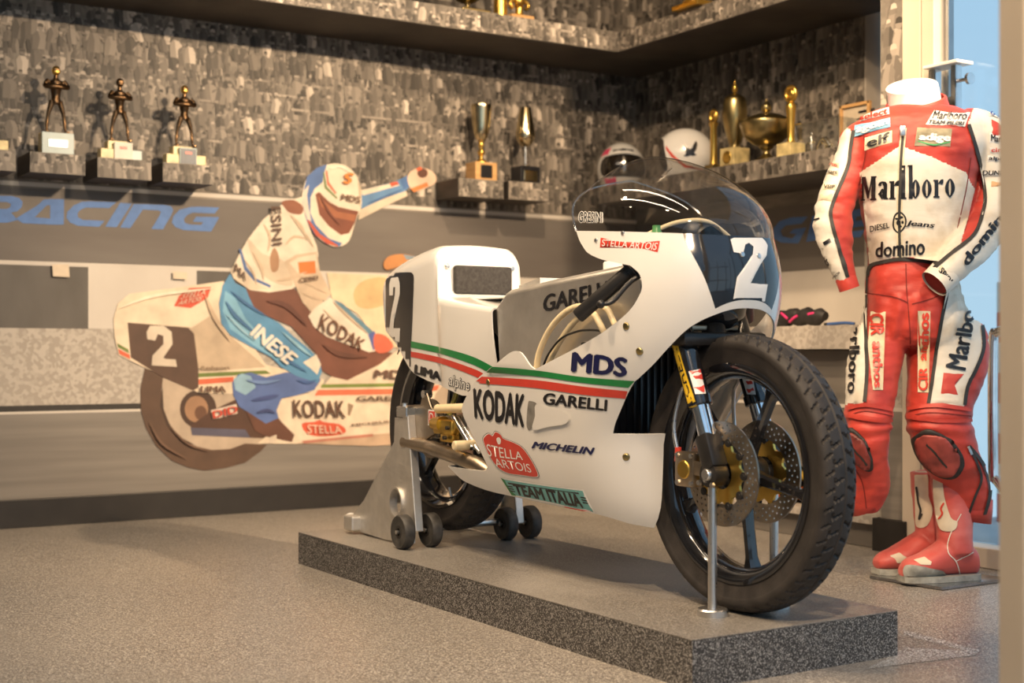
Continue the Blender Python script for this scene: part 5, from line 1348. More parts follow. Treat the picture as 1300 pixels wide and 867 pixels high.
cup('bowl_trophy', nsh(973, 3.70), 'wide lidded brass bowl trophy with a pointed lid on a turned foot', [
    ('foot', 'lathe', [(.052, 0), (.052, .008), (.034, .018), (.016, .034), (.014, .048), (.026, .058), (.030, .066)], 'brass'),
    ('bowl', 'lathe', [(.020, .064), (.050, .074), (.086, .104), (.102, .14), (.104, .158), (.098, .160), (.09, .15)], 'brass'), ('lid', 'lathe', [(.097, .160), (.080, .174), (.045, .188), (.016, .194), (.010, .198)], 'brass'), ('finial', 'lathe', [(.008, .196), (.018, .206), (.019, .222), (.008, .236), (.003, .25)], 'brass')], G2)
cup('medal_trophy', nsh(1004, 3.67), 'gold trophy with a round wreathed medal on a waisted column', [
    ('base', 'box', ((0, 0, .026), (.075, .075, .052)), 'stone'), ('column', 'lathe', [(.020, .052), (.013, .075), (.015, .14), (.019, .19), (.014, .205), (.008, .215)], 'gold'), ('ring', 'tube', ([(0, .026 * math.cos(a), .240 + .026 * math.sin(a)) for a in np.linspace(0, 2 * PI, 17)], .008), 'gold'), ('medal', 'ball', ((0, 0, .240), .018, 16, 8, (.4, 1, 1)), 'gold')], G2)
# acrylic case with two small silver models
y0, y1 = on_x(1019, 200, 3.74).y - .012, on_x(1073, 200, 3.72).y
cs = empty('acrylic_case', (3.74, (y0 + y1) / 2, NZ), 0, 'clear acrylic box holding small silver models on the niche shelf', 'display case')
ym, wy = (y0 + y1) / 2, abs(y0 - y1)
for (c, d) in (((3.69, ym, NZ + .062), (.003, wy, .12)), ((3.80, ym, NZ + .062), (.003, wy, .12)), ((3.745, y0, NZ + .062), (.107, .003, .12)), ((3.745, y1, NZ + .062), (.107, .003, .12)), ((3.745, ym, NZ + .1235), (.113, wy + .003, .003))):
    MB().box(c, d).build('acrylic_pane', M['acrylic'], cs, False, 'W')
MB().box((3.745, ym, NZ + .001), (.113, wy + .003, .002)).build('case_floor', M['print_black'], cs, False, 'W')
ed = MB()
for yy in (y0, y1): ed.box((3.688, yy, NZ + .062), (.004, .004, .124))
ed.box((3.688, ym, NZ + .124), (.004, wy, .004)); ed.build('case_edge', M['silver'], cs, False, 'W')
for i, px in enumerate((1029, 1047)):
    yy = on_x(px, 200, 3.74).y
    m_ = empty('model_figure', (3.745, yy, NZ + .0022), 0, ['small silver figure with spread arms inside the acrylic box', 'small silver wheeled model inside the acrylic box'][i], 'figurine', 'silver models in the acrylic box')
    if i == 0:
        MB().tube([(0, 0, 0), (0, 0, .012), (0, 0, .02), (0, 0, .075), (0, 0, .085)], [.014, .013, .005, .006, .003], 12).build('body', M['silver'], m_); MB().tube([(0, -.02, .055), (0, .02, .055)], .004, 8).build('arms', M['silver'], m_); MB().ball((0, 0, .088), .008).build('head', M['silver'], m_)
    else:
        for yy_, zz_, rr in ((-.02, .022, .020), (.02, .026, .024)): MB().lathe([(rr, -.004), (rr, .004), (rr - .006, .004), (rr - .006, -.004), (rr, -.004)], c=(0, yy_, zz_ + .002), axis='X', n=20).build('wheel', M['silver'], m_)
        MB().tube(spline([(0, -.022, .03), (0, -.005, .055), (0, .01, .06), (0, .03, .045)], 4), .009, 10).build('body', M['silver'], m_)
# framed certificate leaning at the pillar end
fr = empty('framed_certificate', (3.9, 3.5, NZ), 0, 'cream certificate in a light wooden frame standing on the niche shelf', 'picture frame')
c0, c1 = on_x(1066, 190, 3.86), on_x(1125, 190, 3.86); ya, yb = c0.y, max(c1.y, 3.62); zt = on_x(1085, 131, 3.86).z
for (yc, zc, dy, dz) in (((ya + yb) / 2, zt - .006, abs(ya - yb), .012), ((ya + yb) / 2, NZ + .0062, abs(ya - yb), .012), (ya - .006, (zt + NZ) / 2, .012, zt - NZ), (yb + .006, (zt + NZ) / 2, .012, zt - NZ)):
    MB().box((3.865, yc, zc), (.016, dy, dz), bev=.002).build('frame_rail', M['wood'], fr, False, 'W')
MB().box((3.87, (ya + yb) / 2, (zt + NZ) / 2), (.006, abs(ya - yb) - .02, zt - NZ - .02)).build('certificate', plain('parchment', (.52, .44, .33), .08, rough=.7), fr, False, 'W')
MB().lathe([(1e-4, 0), (.022, 0), (.022, .002)], c=(3.866, ya - .05, (zt + NZ) / 2 + .03), axis='X', n=20).build('seal', plain('seal_ink', (.25, .22, .18), .2, rough=.7), fr, False, 'W')
for k, (dz, w_) in enumerate(((.075, .08), (.05, .10), (.035, .09), (.02, .10), (.0, .06))):
    MB().box((3.8662, ya - .13, (zt + NZ) / 2 + dz - .01), (.001, w_, .006 if k else .010)).build('text_line', M['print_black'], fr, False, 'W')

# ---- helmets
def ell_pt(az, el, rx_=.132, ry_=.112, rz_=.128):
    """az 0 = front (+x), el up"""
    ce, se = math.cos(el), math.sin(el)
    sx = 1.0 if se > 0 else 1.0 - .10 * (-se)
    return Vector((rx_ * ce * math.cos(az) * sx, ry_ * ce * math.sin(az) * sx, rz_ * se))
def patch(name, poly, mat, parent, lift=0.0, th=.003, step=.08, holes=()):
    V, T = fill(poly, step, holes); P = []
    for (a, e_) in V:
        q = ell_pt(a, e_); P.append(q * (1 + lift / q.length))
    mb = MB(); mb.put(P, T); o = mb.build(name, mat, parent, True, angle=180)
    bm = bmesh.new(); bm.from_mesh(o.data)
    for f in bm.faces:
        if f.normal.dot(f.calc_center_median()) < 0: f.normal_flip()
    bm.to_mesh(o.data); bm.free()
    if th: solid(o, th, -1)
    return o
def helmet(name, px, X, rz, label, port, chin):
    q = on_x(px, 300, X)
    h = empty(name, (X, q.y, NZ + .085), rz, label, 'helmet', 'helmets on the niche shelf')
    el0 = -.72
    out = [(-PI, el0)] + [(a, el0) for a in np.linspace(-PI, PI, 60)[1:-1]] + [(PI, el0)] + [(PI, 1.54)] + [(a, 1.54) for a in np.linspace(PI, -PI, 30)[1:-1]] + [(-PI, 1.54)]
    sh = patch('shell', out, M['white'], h, 0, .006, .09, [port])
    MB().tube([tuple(ell_pt(a, e_) * 1.0) for a, e_ in port], .004, 8, closed=True).build('port_trim', chin, h)
    MB().tube([tuple(ell_pt(a, el0)) for a in np.linspace(-PI, PI, 48)[:-1]], .005, 8, closed=True).build('neck_trim', M['satin'], h)
    MB().ball((0, 0, .0), .10, 20, 12, (1.08, .9, .75)).build('lining', M['foam'], h)
    return h, sh
eye = [(a, e_) for a, e_ in spline([(-1.05, .02), (-.95, .36), (-.5, .46), (0, .50), (.5, .46), (.95, .36), (1.05, .02), (.95, -.22), (.5, -.28), (0, -.28), (-.5, -.28), (-.95, -.22)], 3, True)]
hm, sh = helmet('full_face_helmet', 789, 3.76, math.radians(-122), 'white full face helmet with dark visor and pink patches on the niche shelf', eye, M['satin'])
patch('visor', eye, plain('smoked_visor', (.02, .016, .012), .2, rough=.08, coat=1), hm, .002, .002)
patch('visor_strip', [(-.12, -.27), (.16, -.27), (.16, .47), (-.12, .47)], M['silver'], hm, .004, .001)
patch('pink_patch', [(-1.25, .45), (-.75, .52), (-.75, .85), (-1.25, .75)], plain('pink_film', (.75, .06, .16), .1, rough=.3), hm, .0015, 0)
patch('pink_patch', [(-.95, -.62), (-.35, -.62), (-.35, -.32), (-.95, -.32)], plain('pink_film', (.80, .07, .20), .25, 20, rough=.3), hm, .0015, 0)
patch('brow_strip', [(-.55, .62), (0, .66), (.55, .62), (.55, .72), (0, .77), (-.55, .72)], M['print_black'], hm, .0015, 0)
front2 = [(a, e_) for a, e_ in spline([(-1.0, .30), (-.8, .62), (-.4, .74), (0, .78), (.4, .74), (.8, .62), (1.0, .30), (1.12, -.1), (1.05, -.45), (.6, -.62), (0, -.66), (-.6, -.62), (-1.05, -.45), (-1.12, -.1)], 3, True)]
hm2, sh2 = helmet('eagle_helmet', 869, 3.74, math.radians(90 + 42), 'white open helmet with red trim line and black eagle emblem on the niche shelf', front2, M['white'])
for sd in (1, -1):
    patch('red_line', [(sd * a, e_) for a, e_ in ([(1.05, .34), (1.35, .02), (1.75, -.32), (2.6, -.44), (PI - .02, -.44), (PI - .02, -.52), (2.6, -.52), (1.7, -.41), (1.28, -.05), (1.0, .26)])], M['print_red'], hm2, .0012, 0)
    eg = [(0, .10), (.10, .02), (.16, .06), (.24, .22), (.34, .34), (.36, .20), (.30, .02), (.22, -.10), (.30, -.16), (.20, -.20), (.10, -.18), (.02, -.22), (-.12, -.20), (-.04, -.12), (-.06, .0), (-.12, .22), (-.06, .20)]
    patch('eagle_emblem', [(sd * (1.78 + a * 1.0), .16 + b * 1.0) for a, b in eg], M['print_black'], hm2, .0015, 0, None)

# ---- things in and on the counter
def soft(name, loc, label, cat, group=None): return empty(name, loc, 0, label, cat, group)
q = on_z(1015, 412, .7335)
g = soft('racing_gloves', (3.55, on_x(1015, 410, 3.55).y, .7335), 'folded black gloves with pink piping lying on the counter', 'gloves')
gy = on_x(1015, 410, 3.55).y
mb = MB(); pts = [(0, -.13 + .26 * i / 12, .035 + .006 * math.sin(i * 1.9)) for i in range(13)]
mb.tube(pts, [.016, .026, .030, .029, .031, .030, .028, .031, .030, .031, .028, .024, .012], 14)
mb.build('glove', plain('black_leather', (.02, .018, .018), .3, 40, bump=.5, bscale=120, rough=.55), g)
for (a, b, c) in (((.0, -.125, .03), (-.02, -.10, .046), (-.026, -.07, .044)), ((-.03, .03, .03), (-.028, .06, .048), (-.01, .085, .052)), ((-.03, -.02, .04), (-.032, .0, .03), (-.03, .02, .018)), ((0, .11, .045), (-.02, .125, .035), (-.022, .128, .015))):
    MB().tube(spline([a, b, c], 6), .0045, 8).build('pink_piping', plain('pink_piping', (.75, .04, .20), .1, rough=.5), g)
MB().tube([(-.01, .05, .013), (-.03, .10, .012), (-.03, .14, .011)], [.010, .010, .007], 10).build('glove_finger', M['satin'], g)
bt = empty('blue_strap', (3.53, on_x(1068, 409, 3.53).y, .7335), .3, 'small blue strap lying on the counter beside the gloves', 'strap')
bt['label'] = 'small blue strap lying on the counter beside the gloves'
MB().tube(spline([(0, -.05, .006), (0, -.02, .010), (0, .03, .008), (0, .055, .006)], 5), .006, 10).build('band', plain('blue_webbing', (.03, .09, .28), .1, rough=.6), bt)
MB().box((0, .058, .007), (.016, .012, .010), bev=.002).build('buckle', M['satin'], bt)
for i, (px, z, lab) in enumerate(((1019, .1735, 'yellow and red running shoe lying upper in the counter slot'), (1016, .1075, 'orange and yellow running shoe standing lower in the counter slot'))):
    X = 3.50; yy = on_x(px, 620, X).y
    s_ = empty('sports_shoe', (X, yy, z), 0, lab, 'shoe', 'shoes in the counter slot'); s_.scale = (1, 1, .78)
    secs = [(-.13, .018, .020), (-.12, .030, .042), (-.08, .036, .062), (-.03, .037, .070), (.02, .038, .055), (.07, .042, .042), (.11, .038, .032), (.135, .020, .018)]
    V = []; F_ = []
    for (u, w_, h_) in spline(secs, 3):
        for k in range(14): a = 2 * PI * k / 14; V.append((w_ * math.cos(a) * (.8 if math.sin(a) > .5 else 1), u * .9, .008 + max(0, h_ * .5 + h_ * .5 * math.sin(a))))
    n = len(V) // 14
    for a in range(n - 1):
        for k in range(14): F_.append((a * 14 + k, a * 14 + (k + 1) % 14, (a + 1) * 14 + (k + 1) % 14, (a + 1) * 14 + k))
    F_ += [tuple(range(14)), tuple((n - 1) * 14 + k for k in range(14))]
    up = MB(); up.put(V, F_); up.build('upper', plain('shoe_orange', (.62, .14, .03) if i else (.60, .38, .05), .25, 18, rough=.6), s_)
    so = MB(); so.put([(v[0] * 1.08, v[1] * 1.03, min(v[2], .014)) for v in V], F_); so.build('sole', plain('shoe_sole', (.55, .42, .10) if i else (.12, .10, .08), .15, rough=.7), s_)
    for k in range(4): MB().tube(spline([(-.03, -.02 + k * .022, .045 - k * .003), (-.015, -.02 + k * .022, .062 - k * .005), (.015, -.02 + k * .022, .062 - k * .005), (.03, -.02 + k * .022, .045 - k * .003)], 3), .003, 6).build('lace', M['print_red'] if not i else M['print_yellow'], s_)

# ---- clear bracket on the glass behind the suit
q = on_x(1203, 110, XG - .06)
ac = empty('glass_bracket', (XG - .05, q.y, 1.38), 0, 'clear bracket with chrome posts and knob on the glass behind the suit', 'bracket')
a_, b_, c_ = on_x(1187, 88, XG - .05), on_x(1214, 92, XG - .05), on_x(1226, 93, XG - .05)
zt_ = a_.z
for yy, w_ in ((a_.y, .026), (b_.y, .020)): MB().box((XG - .05, yy, zt_ - .12), (.03, w_, .24), bev=.003).build('post', M['chrome'], ac, False, 'W')
MB().box((XG - .04, (a_.y + b_.y) / 2, zt_ + .006), (.075, abs(a_.y - b_.y) + .05, .010), bev=.002).build('top_plate', M['print_white'], ac, False, 'W')
MB().box((XG - .072, (a_.y + b_.y) / 2, zt_ - .11), (.004, abs(a_.y - b_.y) + .045, .22)).build('clear_plate', M['acrylic'], ac, False, 'W')
kn = MB(); kn.cyl((XG - .05, b_.y - .01, zt_ - .05), (XG - .05, b_.y - .045, zt_ - .05), .006); kn.cyl((XG - .05, b_.y - .045, zt_ - .05), (XG - .05, b_.y - .055, zt_ - .05), .018); kn.build('knob', M['chrome'], ac, True, 'W')
MB().box((XG - .02, (a_.y + b_.y) / 2, zt_ - .12), (.04, .03, .06), bev=.002).build('wall_clip', M['chrome'], ac, False, 'W')
# ================================================================== racing suit on a mannequin
from mathutils import noise
D0 = 3.86
pb0 = at_depth(1168, 446, D0); SB = Vector((pb0.x, pb0.y, 0))
def sl(px, py, dy=0.0):
    """picture point at depth D0+dy, in the frame of the suit (x right, y away, z up)"""
    d = D0 + dy; return Vector(((px - CX) / CF * d - (1168 - CX) / CF * D0, dy, CH + (HY - py) / CF * d))
def frame(name, label, cat, group=None, z=0.0): return empty(name, (SB.x, SB.y, z), -YAW, label, cat, group)
PXM = D0 / CF
def rings(mb, secs, n=28, k=5, sq=2.3):
    """secs: (left px, right px, y px, depth offset, depth radius[, yaw])"""
    S_ = spline([tuple(s) + (0,) * (6 - len(s)) for s in secs], k); V = []; F_ = []
    for (l, r, y, dy, rd, yaw) in S_:
        c = sl((l + r) / 2, y, dy); rx_ = (r - l) / 2 * (D0 + dy) / CF
        for i in range(n):
            a = 2 * PI * i / n; ca, sa = math.cos(a), math.sin(a)
            ex = abs(ca) ** (2 / sq) * (1 if ca > 0 else -1) * rx_; ey = abs(sa) ** (2 / sq) * (1 if sa > 0 else -1) * rd
            V.append(c + Vector((ex, ey, 0)))
    m = len(S_)
    for j in range(m - 1):
        for i in range(n): F_.append((j * n + i, j * n + (i + 1) % n, (j + 1) * n + (i + 1) % n, (j + 1) * n + i))
    F_ += [tuple(range(n))[::-1], tuple((m - 1) * n + i for i in range(n))]
    mb.put(V, F_)
def limb(mb, pts, n=20, k=5):
    """pts: (px, py, depth offset, radius px)"""
    P = spline(pts, k); mb.tube([sl(a, b, c) for a, b, c, r in P], [r * PXM for a, b, c, r in P], n)
def voxel(name, mb, size, mats, parent, smooth=4, wr=None):
    me = bpy.data.meshes.new('raw'); me.from_pydata([tuple(v) for v in mb.v], [], mb.f); me.update()
    bm = bmesh.new(); bm.from_mesh(me); bmesh.ops.recalc_face_normals(bm, faces=bm.faces); bm.to_mesh(me); bm.free()
    o = bpy.data.objects.new('raw', me); COL.objects.link(o)
    r = o.modifiers.new('r', 'REMESH'); r.mode = 'VOXEL'; r.voxel_size = size
    s = o.modifiers.new('s', 'SMOOTH'); s.iterations = smooth; s.factor = .6
    dg = bpy.context.evaluated_depsgraph_get(); m2 = bpy.data.meshes.new_from_object(o.evaluated_get(dg))
    bpy.data.objects.remove(o); bpy.data.meshes.remove(me); m2.name = name; m2.materials.clear()
    if wr:
        nv = len(m2.vertices); co = np.empty(nv * 3); m2.vertices.foreach_get('co', co); no = np.empty(nv * 3); m2.vertices.foreach_get('normal', no)
        co = co.reshape(-1, 3); no = no.reshape(-1, 3)
        dsp = np.array([wr(Vector(c)) for c in co]); co += no * dsp[:, None]; m2.vertices.foreach_set('co', co.ravel())
    m2.polygons.foreach_set('use_smooth', [True] * len(m2.polygons)); m2.update()
    ob = link(name, m2, mats, parent); return ob
def leather(name, col, dirt, bump=.35):
    m, nt, b = mk(name); N = nt.nodes; L = nt.links; tc = N.new('ShaderNodeTexCoord')
    nz = N.new('ShaderNodeTexNoise'); nz.inputs['Scale'].default_value = 9; nz.inputs['Detail'].default_value = 7; L.new(tc.outputs['Object'], nz.inputs['Vector'])
    r = N.new('ShaderNodeValToRGB'); r.color_ramp.elements[0].position = .34; r.color_ramp.elements[1].position = .52; r.color_ramp.elements[0].color = (*dirt, 1); r.color_ramp.elements[1].color = (*col, 1)
    L.new(nz.outputs['Fac'], r.inputs[0]); L.new(r.outputs[0], b.inputs['Base Color'])
    mp = N.new('ShaderNodeMapping'); mp.inputs['Scale'].default_value = (14, 14, 40); n2 = N.new('ShaderNodeTexNoise'); n2.inputs['Scale'].default_value = 1; n2.inputs['Detail'].default_value = 5
    L.new(tc.outputs['Object'], mp.inputs[0]); L.new(mp.outputs[0], n2.inputs['Vector'])
    bp = N.new('ShaderNodeBump'); bp.inputs['Strength'].default_value = bump; bp.inputs['Distance'].default_value = .006; L.new(n2.outputs['Fac'], bp.inputs['Height']); L.new(bp.outputs[0], b.inputs['Normal'])
    sset(b, rough=.48, sheen=.1); return m
M['lred'] = leather('red_leather', (.56, .052, .033), (.36, .03, .022))
M['lwhite'] = leather('white_leather', (.80, .75, .65), (.58, .50, .38), .3)
M['ldark'] = plain('black_piping', (.03, .028, .026), .25, rough=.6)
M['patch'] = plain('cream_patch', (.70, .62, .44), .08, 60, rough=.7)
M['lshadow'] = plain('suit_lining', (.20, .02, .015), .2, rough=.8)
suit = frame('racing_suit', 'worn red and white leather racing suit with chest lettering on a headless mannequin', 'racing suit')
body = MB()
rings(body, [(1134, 1194, 135, .0, .055), (1112, 1216, 140, .0, .075), (1092, 1240, 151, .0, .095), (1082, 1247, 170, 0, .112), (1082, 1244, 195, 0, .120), (1087, 1237, 225, 0, .122), (1094, 1232, 260, .0, .118), (1101, 1223, 300, .005, .112),
             (1105, 1216, 328, .01, .108), (1102, 1213, 352, .012, .112), (1100, 1219, 380, .015, .120), (1097, 1228, 405, .018, .122), (1098, 1232, 425, .02, .115), (1108, 1225, 440, .02, .09)], 40, 4, 2.5)
# trouser legs
rings(body, [(1096, 1150, 405, .02, .085), (1084, 1154, 425, .015, .088), (1078, 1147, 450, .005, .084), (1075, 1140, 480, -.01, .078), (1074, 1135, 510, -.025, .074), (1073, 1132, 530, -.03, .076), (1073, 1128, 560, -.03, .074), (1075, 1127, 590, -.01, .068), (1079, 1129, 612, .01, .064), (1080, 1122, 635, .02, .056), (1086, 1112, 650, .025, .045)], 28, 4, 2.2)
rings(body, [(1158, 1238, 405, .02, .095), (1153, 1250, 425, .015, .095), (1152, 1254, 450, .01, .09), (1152, 1250, 478, -.005, .084), (1152, 1238, 508, -.02, .078), (1151, 1233, 532, -.03, .078), (1158, 1238, 560, -.03, .076), (1172, 1248, 590, -.015, .070), (1188, 1255, 615, .005, .066), (1197, 1257, 640, .015, .060), (1202, 1254, 658, .02, .052)], 28, 4, 2.2)
# sleeves
limb(body, [(1106, 166, 0, 20), (1092, 180, 0, 24), (1079, 212, -.005, 23), (1064, 250, -.01, 24), (1057, 280, -.02, 24.5), (1060, 306, -.035, 21.5), (1067, 332, -.05, 17), (1074, 354, -.055, 13), (1077, 362, -.055, 12)])
limb(body, [(1222, 160, 0, 22), (1246, 168, 0, 27), (1258, 205, .0, 27), (1261, 240, -.005, 27), (1259, 268, -.03, 28), (1250, 292, -.06, 27), (1234, 312, -.10, 25), (1214, 333, -.135, 21.5), (1198, 349, -.15, 18.5), (1193, 354, -.152, 17)])
def wrinkle(c):
    z = c.z; w = .0045 * noise.noise(Vector((c.x * 9 + 3, c.y * 9, z * 26))) + .0022 * noise.noise(Vector((c.x * 26, c.y * 26, z * 60)))
    k = 0
    if .38 < z < .50: k += .0035 * math.sin(z * 150 + 2.5 * noise.noise(c * 11)) * (1 - abs(z - .44) / .06)
    if .68 < z < .80: k += .003 * math.sin(c.x * 120 + 4 * noise.noise(c * 9))
    if .92 < z < 1.06 and abs(c.x) > .13: k += .002 * math.sin(z * 120 + c.x * 60)
    return w + k
skin_o = voxel('leather_body', body, .0058, [M['lred'], M['lwhite'], M['lshadow']], suit, 5, wrinkle)
sbv2 = bvh_of(skin_o)
# white panels
WHITE = {
 'chest_panel': [(1143, 185), (1184, 200), (1226, 219), (1237, 240), (1229, 275), (1219, 311), (1206, 330), (1192, 332), (1146, 326), (1113, 332), (1104, 335), (1101, 300), (1096, 255), (1092, 219), (1118, 202)],
 'sleeve_panel': [(1073, 160), (1084, 168), (1077, 212), (1058, 256), (1055, 277), (1062, 304), (1069, 330), (1076, 352), (1066, 374), (1042, 330), (1026, 290), (1028, 255), (1048, 205), (1058, 178)],
 'sleeve_panel_b': [(1236, 138), (1229, 157), (1240, 194), (1251, 245), (1246, 277), (1235, 299), (1208, 321), (1180, 342), (1194, 374), (1214, 370), (1245, 350), (1276, 322), (1300, 295), (1300, 200), (1285, 150), (1262, 134)],
 'thigh_panel': [(1084, 398), (1096, 374), (1101, 372), (1100, 430), (1101, 470), (1099, 506), (1095, 513), (1068, 513), (1066, 480), (1072, 440)],
 'thigh_panel_b': [(1203, 362), (1197, 395), (1192, 422), (1186, 460), (1183, 485), (1179, 513), (1223, 517), (1232, 485), (1243, 460), (1247, 440), (1246, 406), (1238, 375), (1230, 352), (1216, 352)],
}
W_IN = {}
me = skin_o.data; mw = wm(skin_o); mi_ = []
def to_px(p):
    q = p - EYE; w = q.dot(_f); return (CX + CF * q.dot(_r) / w, HY - CF * q.z / w)
wp = list(WHITE.values())
for pol in me.polygons:
    c = to_px(mw @ pol.center); mi_.append(1 if any(inside(c, w) for w in wp[:5]) else 0)
me.polygons.foreach_set('material_index', mi_)
for n_, w in WHITE.items():
    nm = n_.replace('_b', ''); shape_on(nm, w, sbv2, M['lwhite'], suit, .0016, 5)
# red flash on the left sleeve and a red patch on the other shoulder
shape_on('sleeve_flash', [(1258, 152), (1275, 158), (1290, 172), (1290, 186), (1259, 172)], sbv2, M['lred'], suit, .0028, 4)
shape_on('sleeve_flash', [(1052, 176), (1066, 160), (1072, 166), (1064, 186), (1054, 200)], sbv2, M['lred'], suit, .0028, 4)
def line(name, pts, w, mat, off=.003, bvh=None, parent=None):
    P = spline(pts, 6); a = []; b = []
    for i, p in enumerate(P):
        t = np.array(P[min(i + 1, len(P) - 1)]) - np.array(P[max(i - 1, 0)]); t = t / (np.linalg.norm(t) + 1e-9); n = np.array([-t[1], t[0]]) * w / 2
        a.append((p[0] + n[0], p[1] + n[1])); b.append((p[0] - n[0], p[1] - n[1]))
    V = []; Fc = []
    for p, q in zip(a, b): V += [p, ((p[0] + q[0]) / 2, (p[1] + q[1]) / 2), q]
    for i in range(len(a) - 1):
        for k in range(2): c = i * 3 + k; Fc.append((c, c + 1, c + 4, c + 3))
    return onto(name, V, Fc, bvh or sbv2, mat, parent or suit, off)
for pts in ([(1084, 166), (1080, 190), (1076, 213), (1058, 257), (1055, 277), (1062, 304), (1069, 330), (1076, 352)], [(1229, 158), (1240, 194), (1251, 245), (1246, 277), (1235, 300), (1208, 322), (1184, 343)], [(1100, 374), (1100, 430), (1101, 470), (1098, 510)], [(1203, 363), (1192, 422), (1184, 482), (1179, 512)],
            [(1246, 410), (1248, 440), (1240, 465), (1228, 490), (1224, 514)], [(1103, 350), (1106, 338), (1120, 333), (1146, 329), (1192, 335)], [(1101, 345), (1100, 372)]):
    line('piping', pts, 4.5, M['ldark'], .0035)
line('zip_tape', [(1147, 163), (1144, 200), (1142, 260), (1142, 300), (1143, 328)], 7.5, M['patch'], .003); line('main_zip', [(1147, 163), (1144, 200), (1142, 260), (1142, 300), (1143, 328)], 3.4, M['ldark'], .0045)
zp = sl(1146, 166, -.125); MB().box(zp, (.016, .006, .028), bev=.003).build('zip_puller', M['steel'], suit)
for pts in ([(1100, 372), (1115, 374), (1135, 377), (1152, 384)], [(1158, 386), (1180, 380), (1200, 372)], [(1150, 335), (1151, 370), (1154, 400), (1156, 440)], [(1082, 526), (1100, 522), (1132, 528)], [(1152, 530), (1180, 524), (1232, 528)], [(1082, 590), (1095, 612), (1100, 645)], [(1085, 150), (1100, 185), (1090, 235)], [(1232, 200), (1226, 240), (1215, 290)]):
    line('seam', pts, 1.3, M['lshadow'], .002)
# ---- patches and lettering
b4 = lambda P: [(1060 + x / 4.335, 100 + y / 4.335) for x, y in P]
g4 = lambda P: [(1130 + x / 4.335, y / 4.335) for x, y in P]
r5 = lambda P: [(1030 + x / 4.815, 220 + y / 4.815) for x, y in P]
t4 = lambda P: [(1020 + x / 4.333, 330 + y / 4.333) for x, y in P]
def badge_s(q, mat, off=.003): return shape_on('patch', q, sbv2, mat, suit, off, 4)
def let(s, q, mat, bold=.03, shear=0, off=.0056, bvh=None): return letters_on('sponsor_lettering', s, q, bvh or sbv2, mat, suit, bold=bold, shear=shear, off=off, step=6)
PW, PBK, PR = M['print_white'], M['print_black'], M['print_red']
PBL = plain('blue_thread', (.03, .06, .30), .1, rough=.6)
badge_s(b4([(135, 240), (300, 198), (298, 160), (140, 205)]), PW); let('select', b4([(142, 235), (292, 198), (292, 166), (146, 208)]), PR, .04)
badge_s(b4([(105, 322), (305, 266), (305, 215), (110, 260)]), plain('light_blue_patch', (.20, .42, .60), .1, rough=.6)); let('agoln', b4([(118, 315), (295, 262), (296, 222), (122, 262)]), PW, .05)
badge_s(b4([(165, 395), (314, 352), (314, 286), (168, 325)]), M['patch']); let('elf', b4([(180, 382), (302, 348), (302, 294), (182, 330)]), PBK, .03)
badge_s(b4([(498, 255), (712, 264), (742, 190), (545, 178)]), PW); let('Marlboro', b4([(530, 224), (716, 228), (728, 188), (546, 182)]), PBK, .02); let('TEAM PILERI', b4([(508, 250), (700, 258), (708, 238), (516, 230)]), PBK, .03)
badge_s(b4([(435, 370), (632, 374), (642, 276), (452, 270)]), plain('khaki_patch', (.30, .27, .18), .3, 40, rough=.7)); let('adige', b4([(455, 352), (632, 362), (636, 302), (462, 298)]), PW, .06); line('patch_trim', b4([(455, 345), (540, 365), (630, 350)]), 1.4, plain('green_thread', (.06, .35, .12), .1, rough=.6), .004)
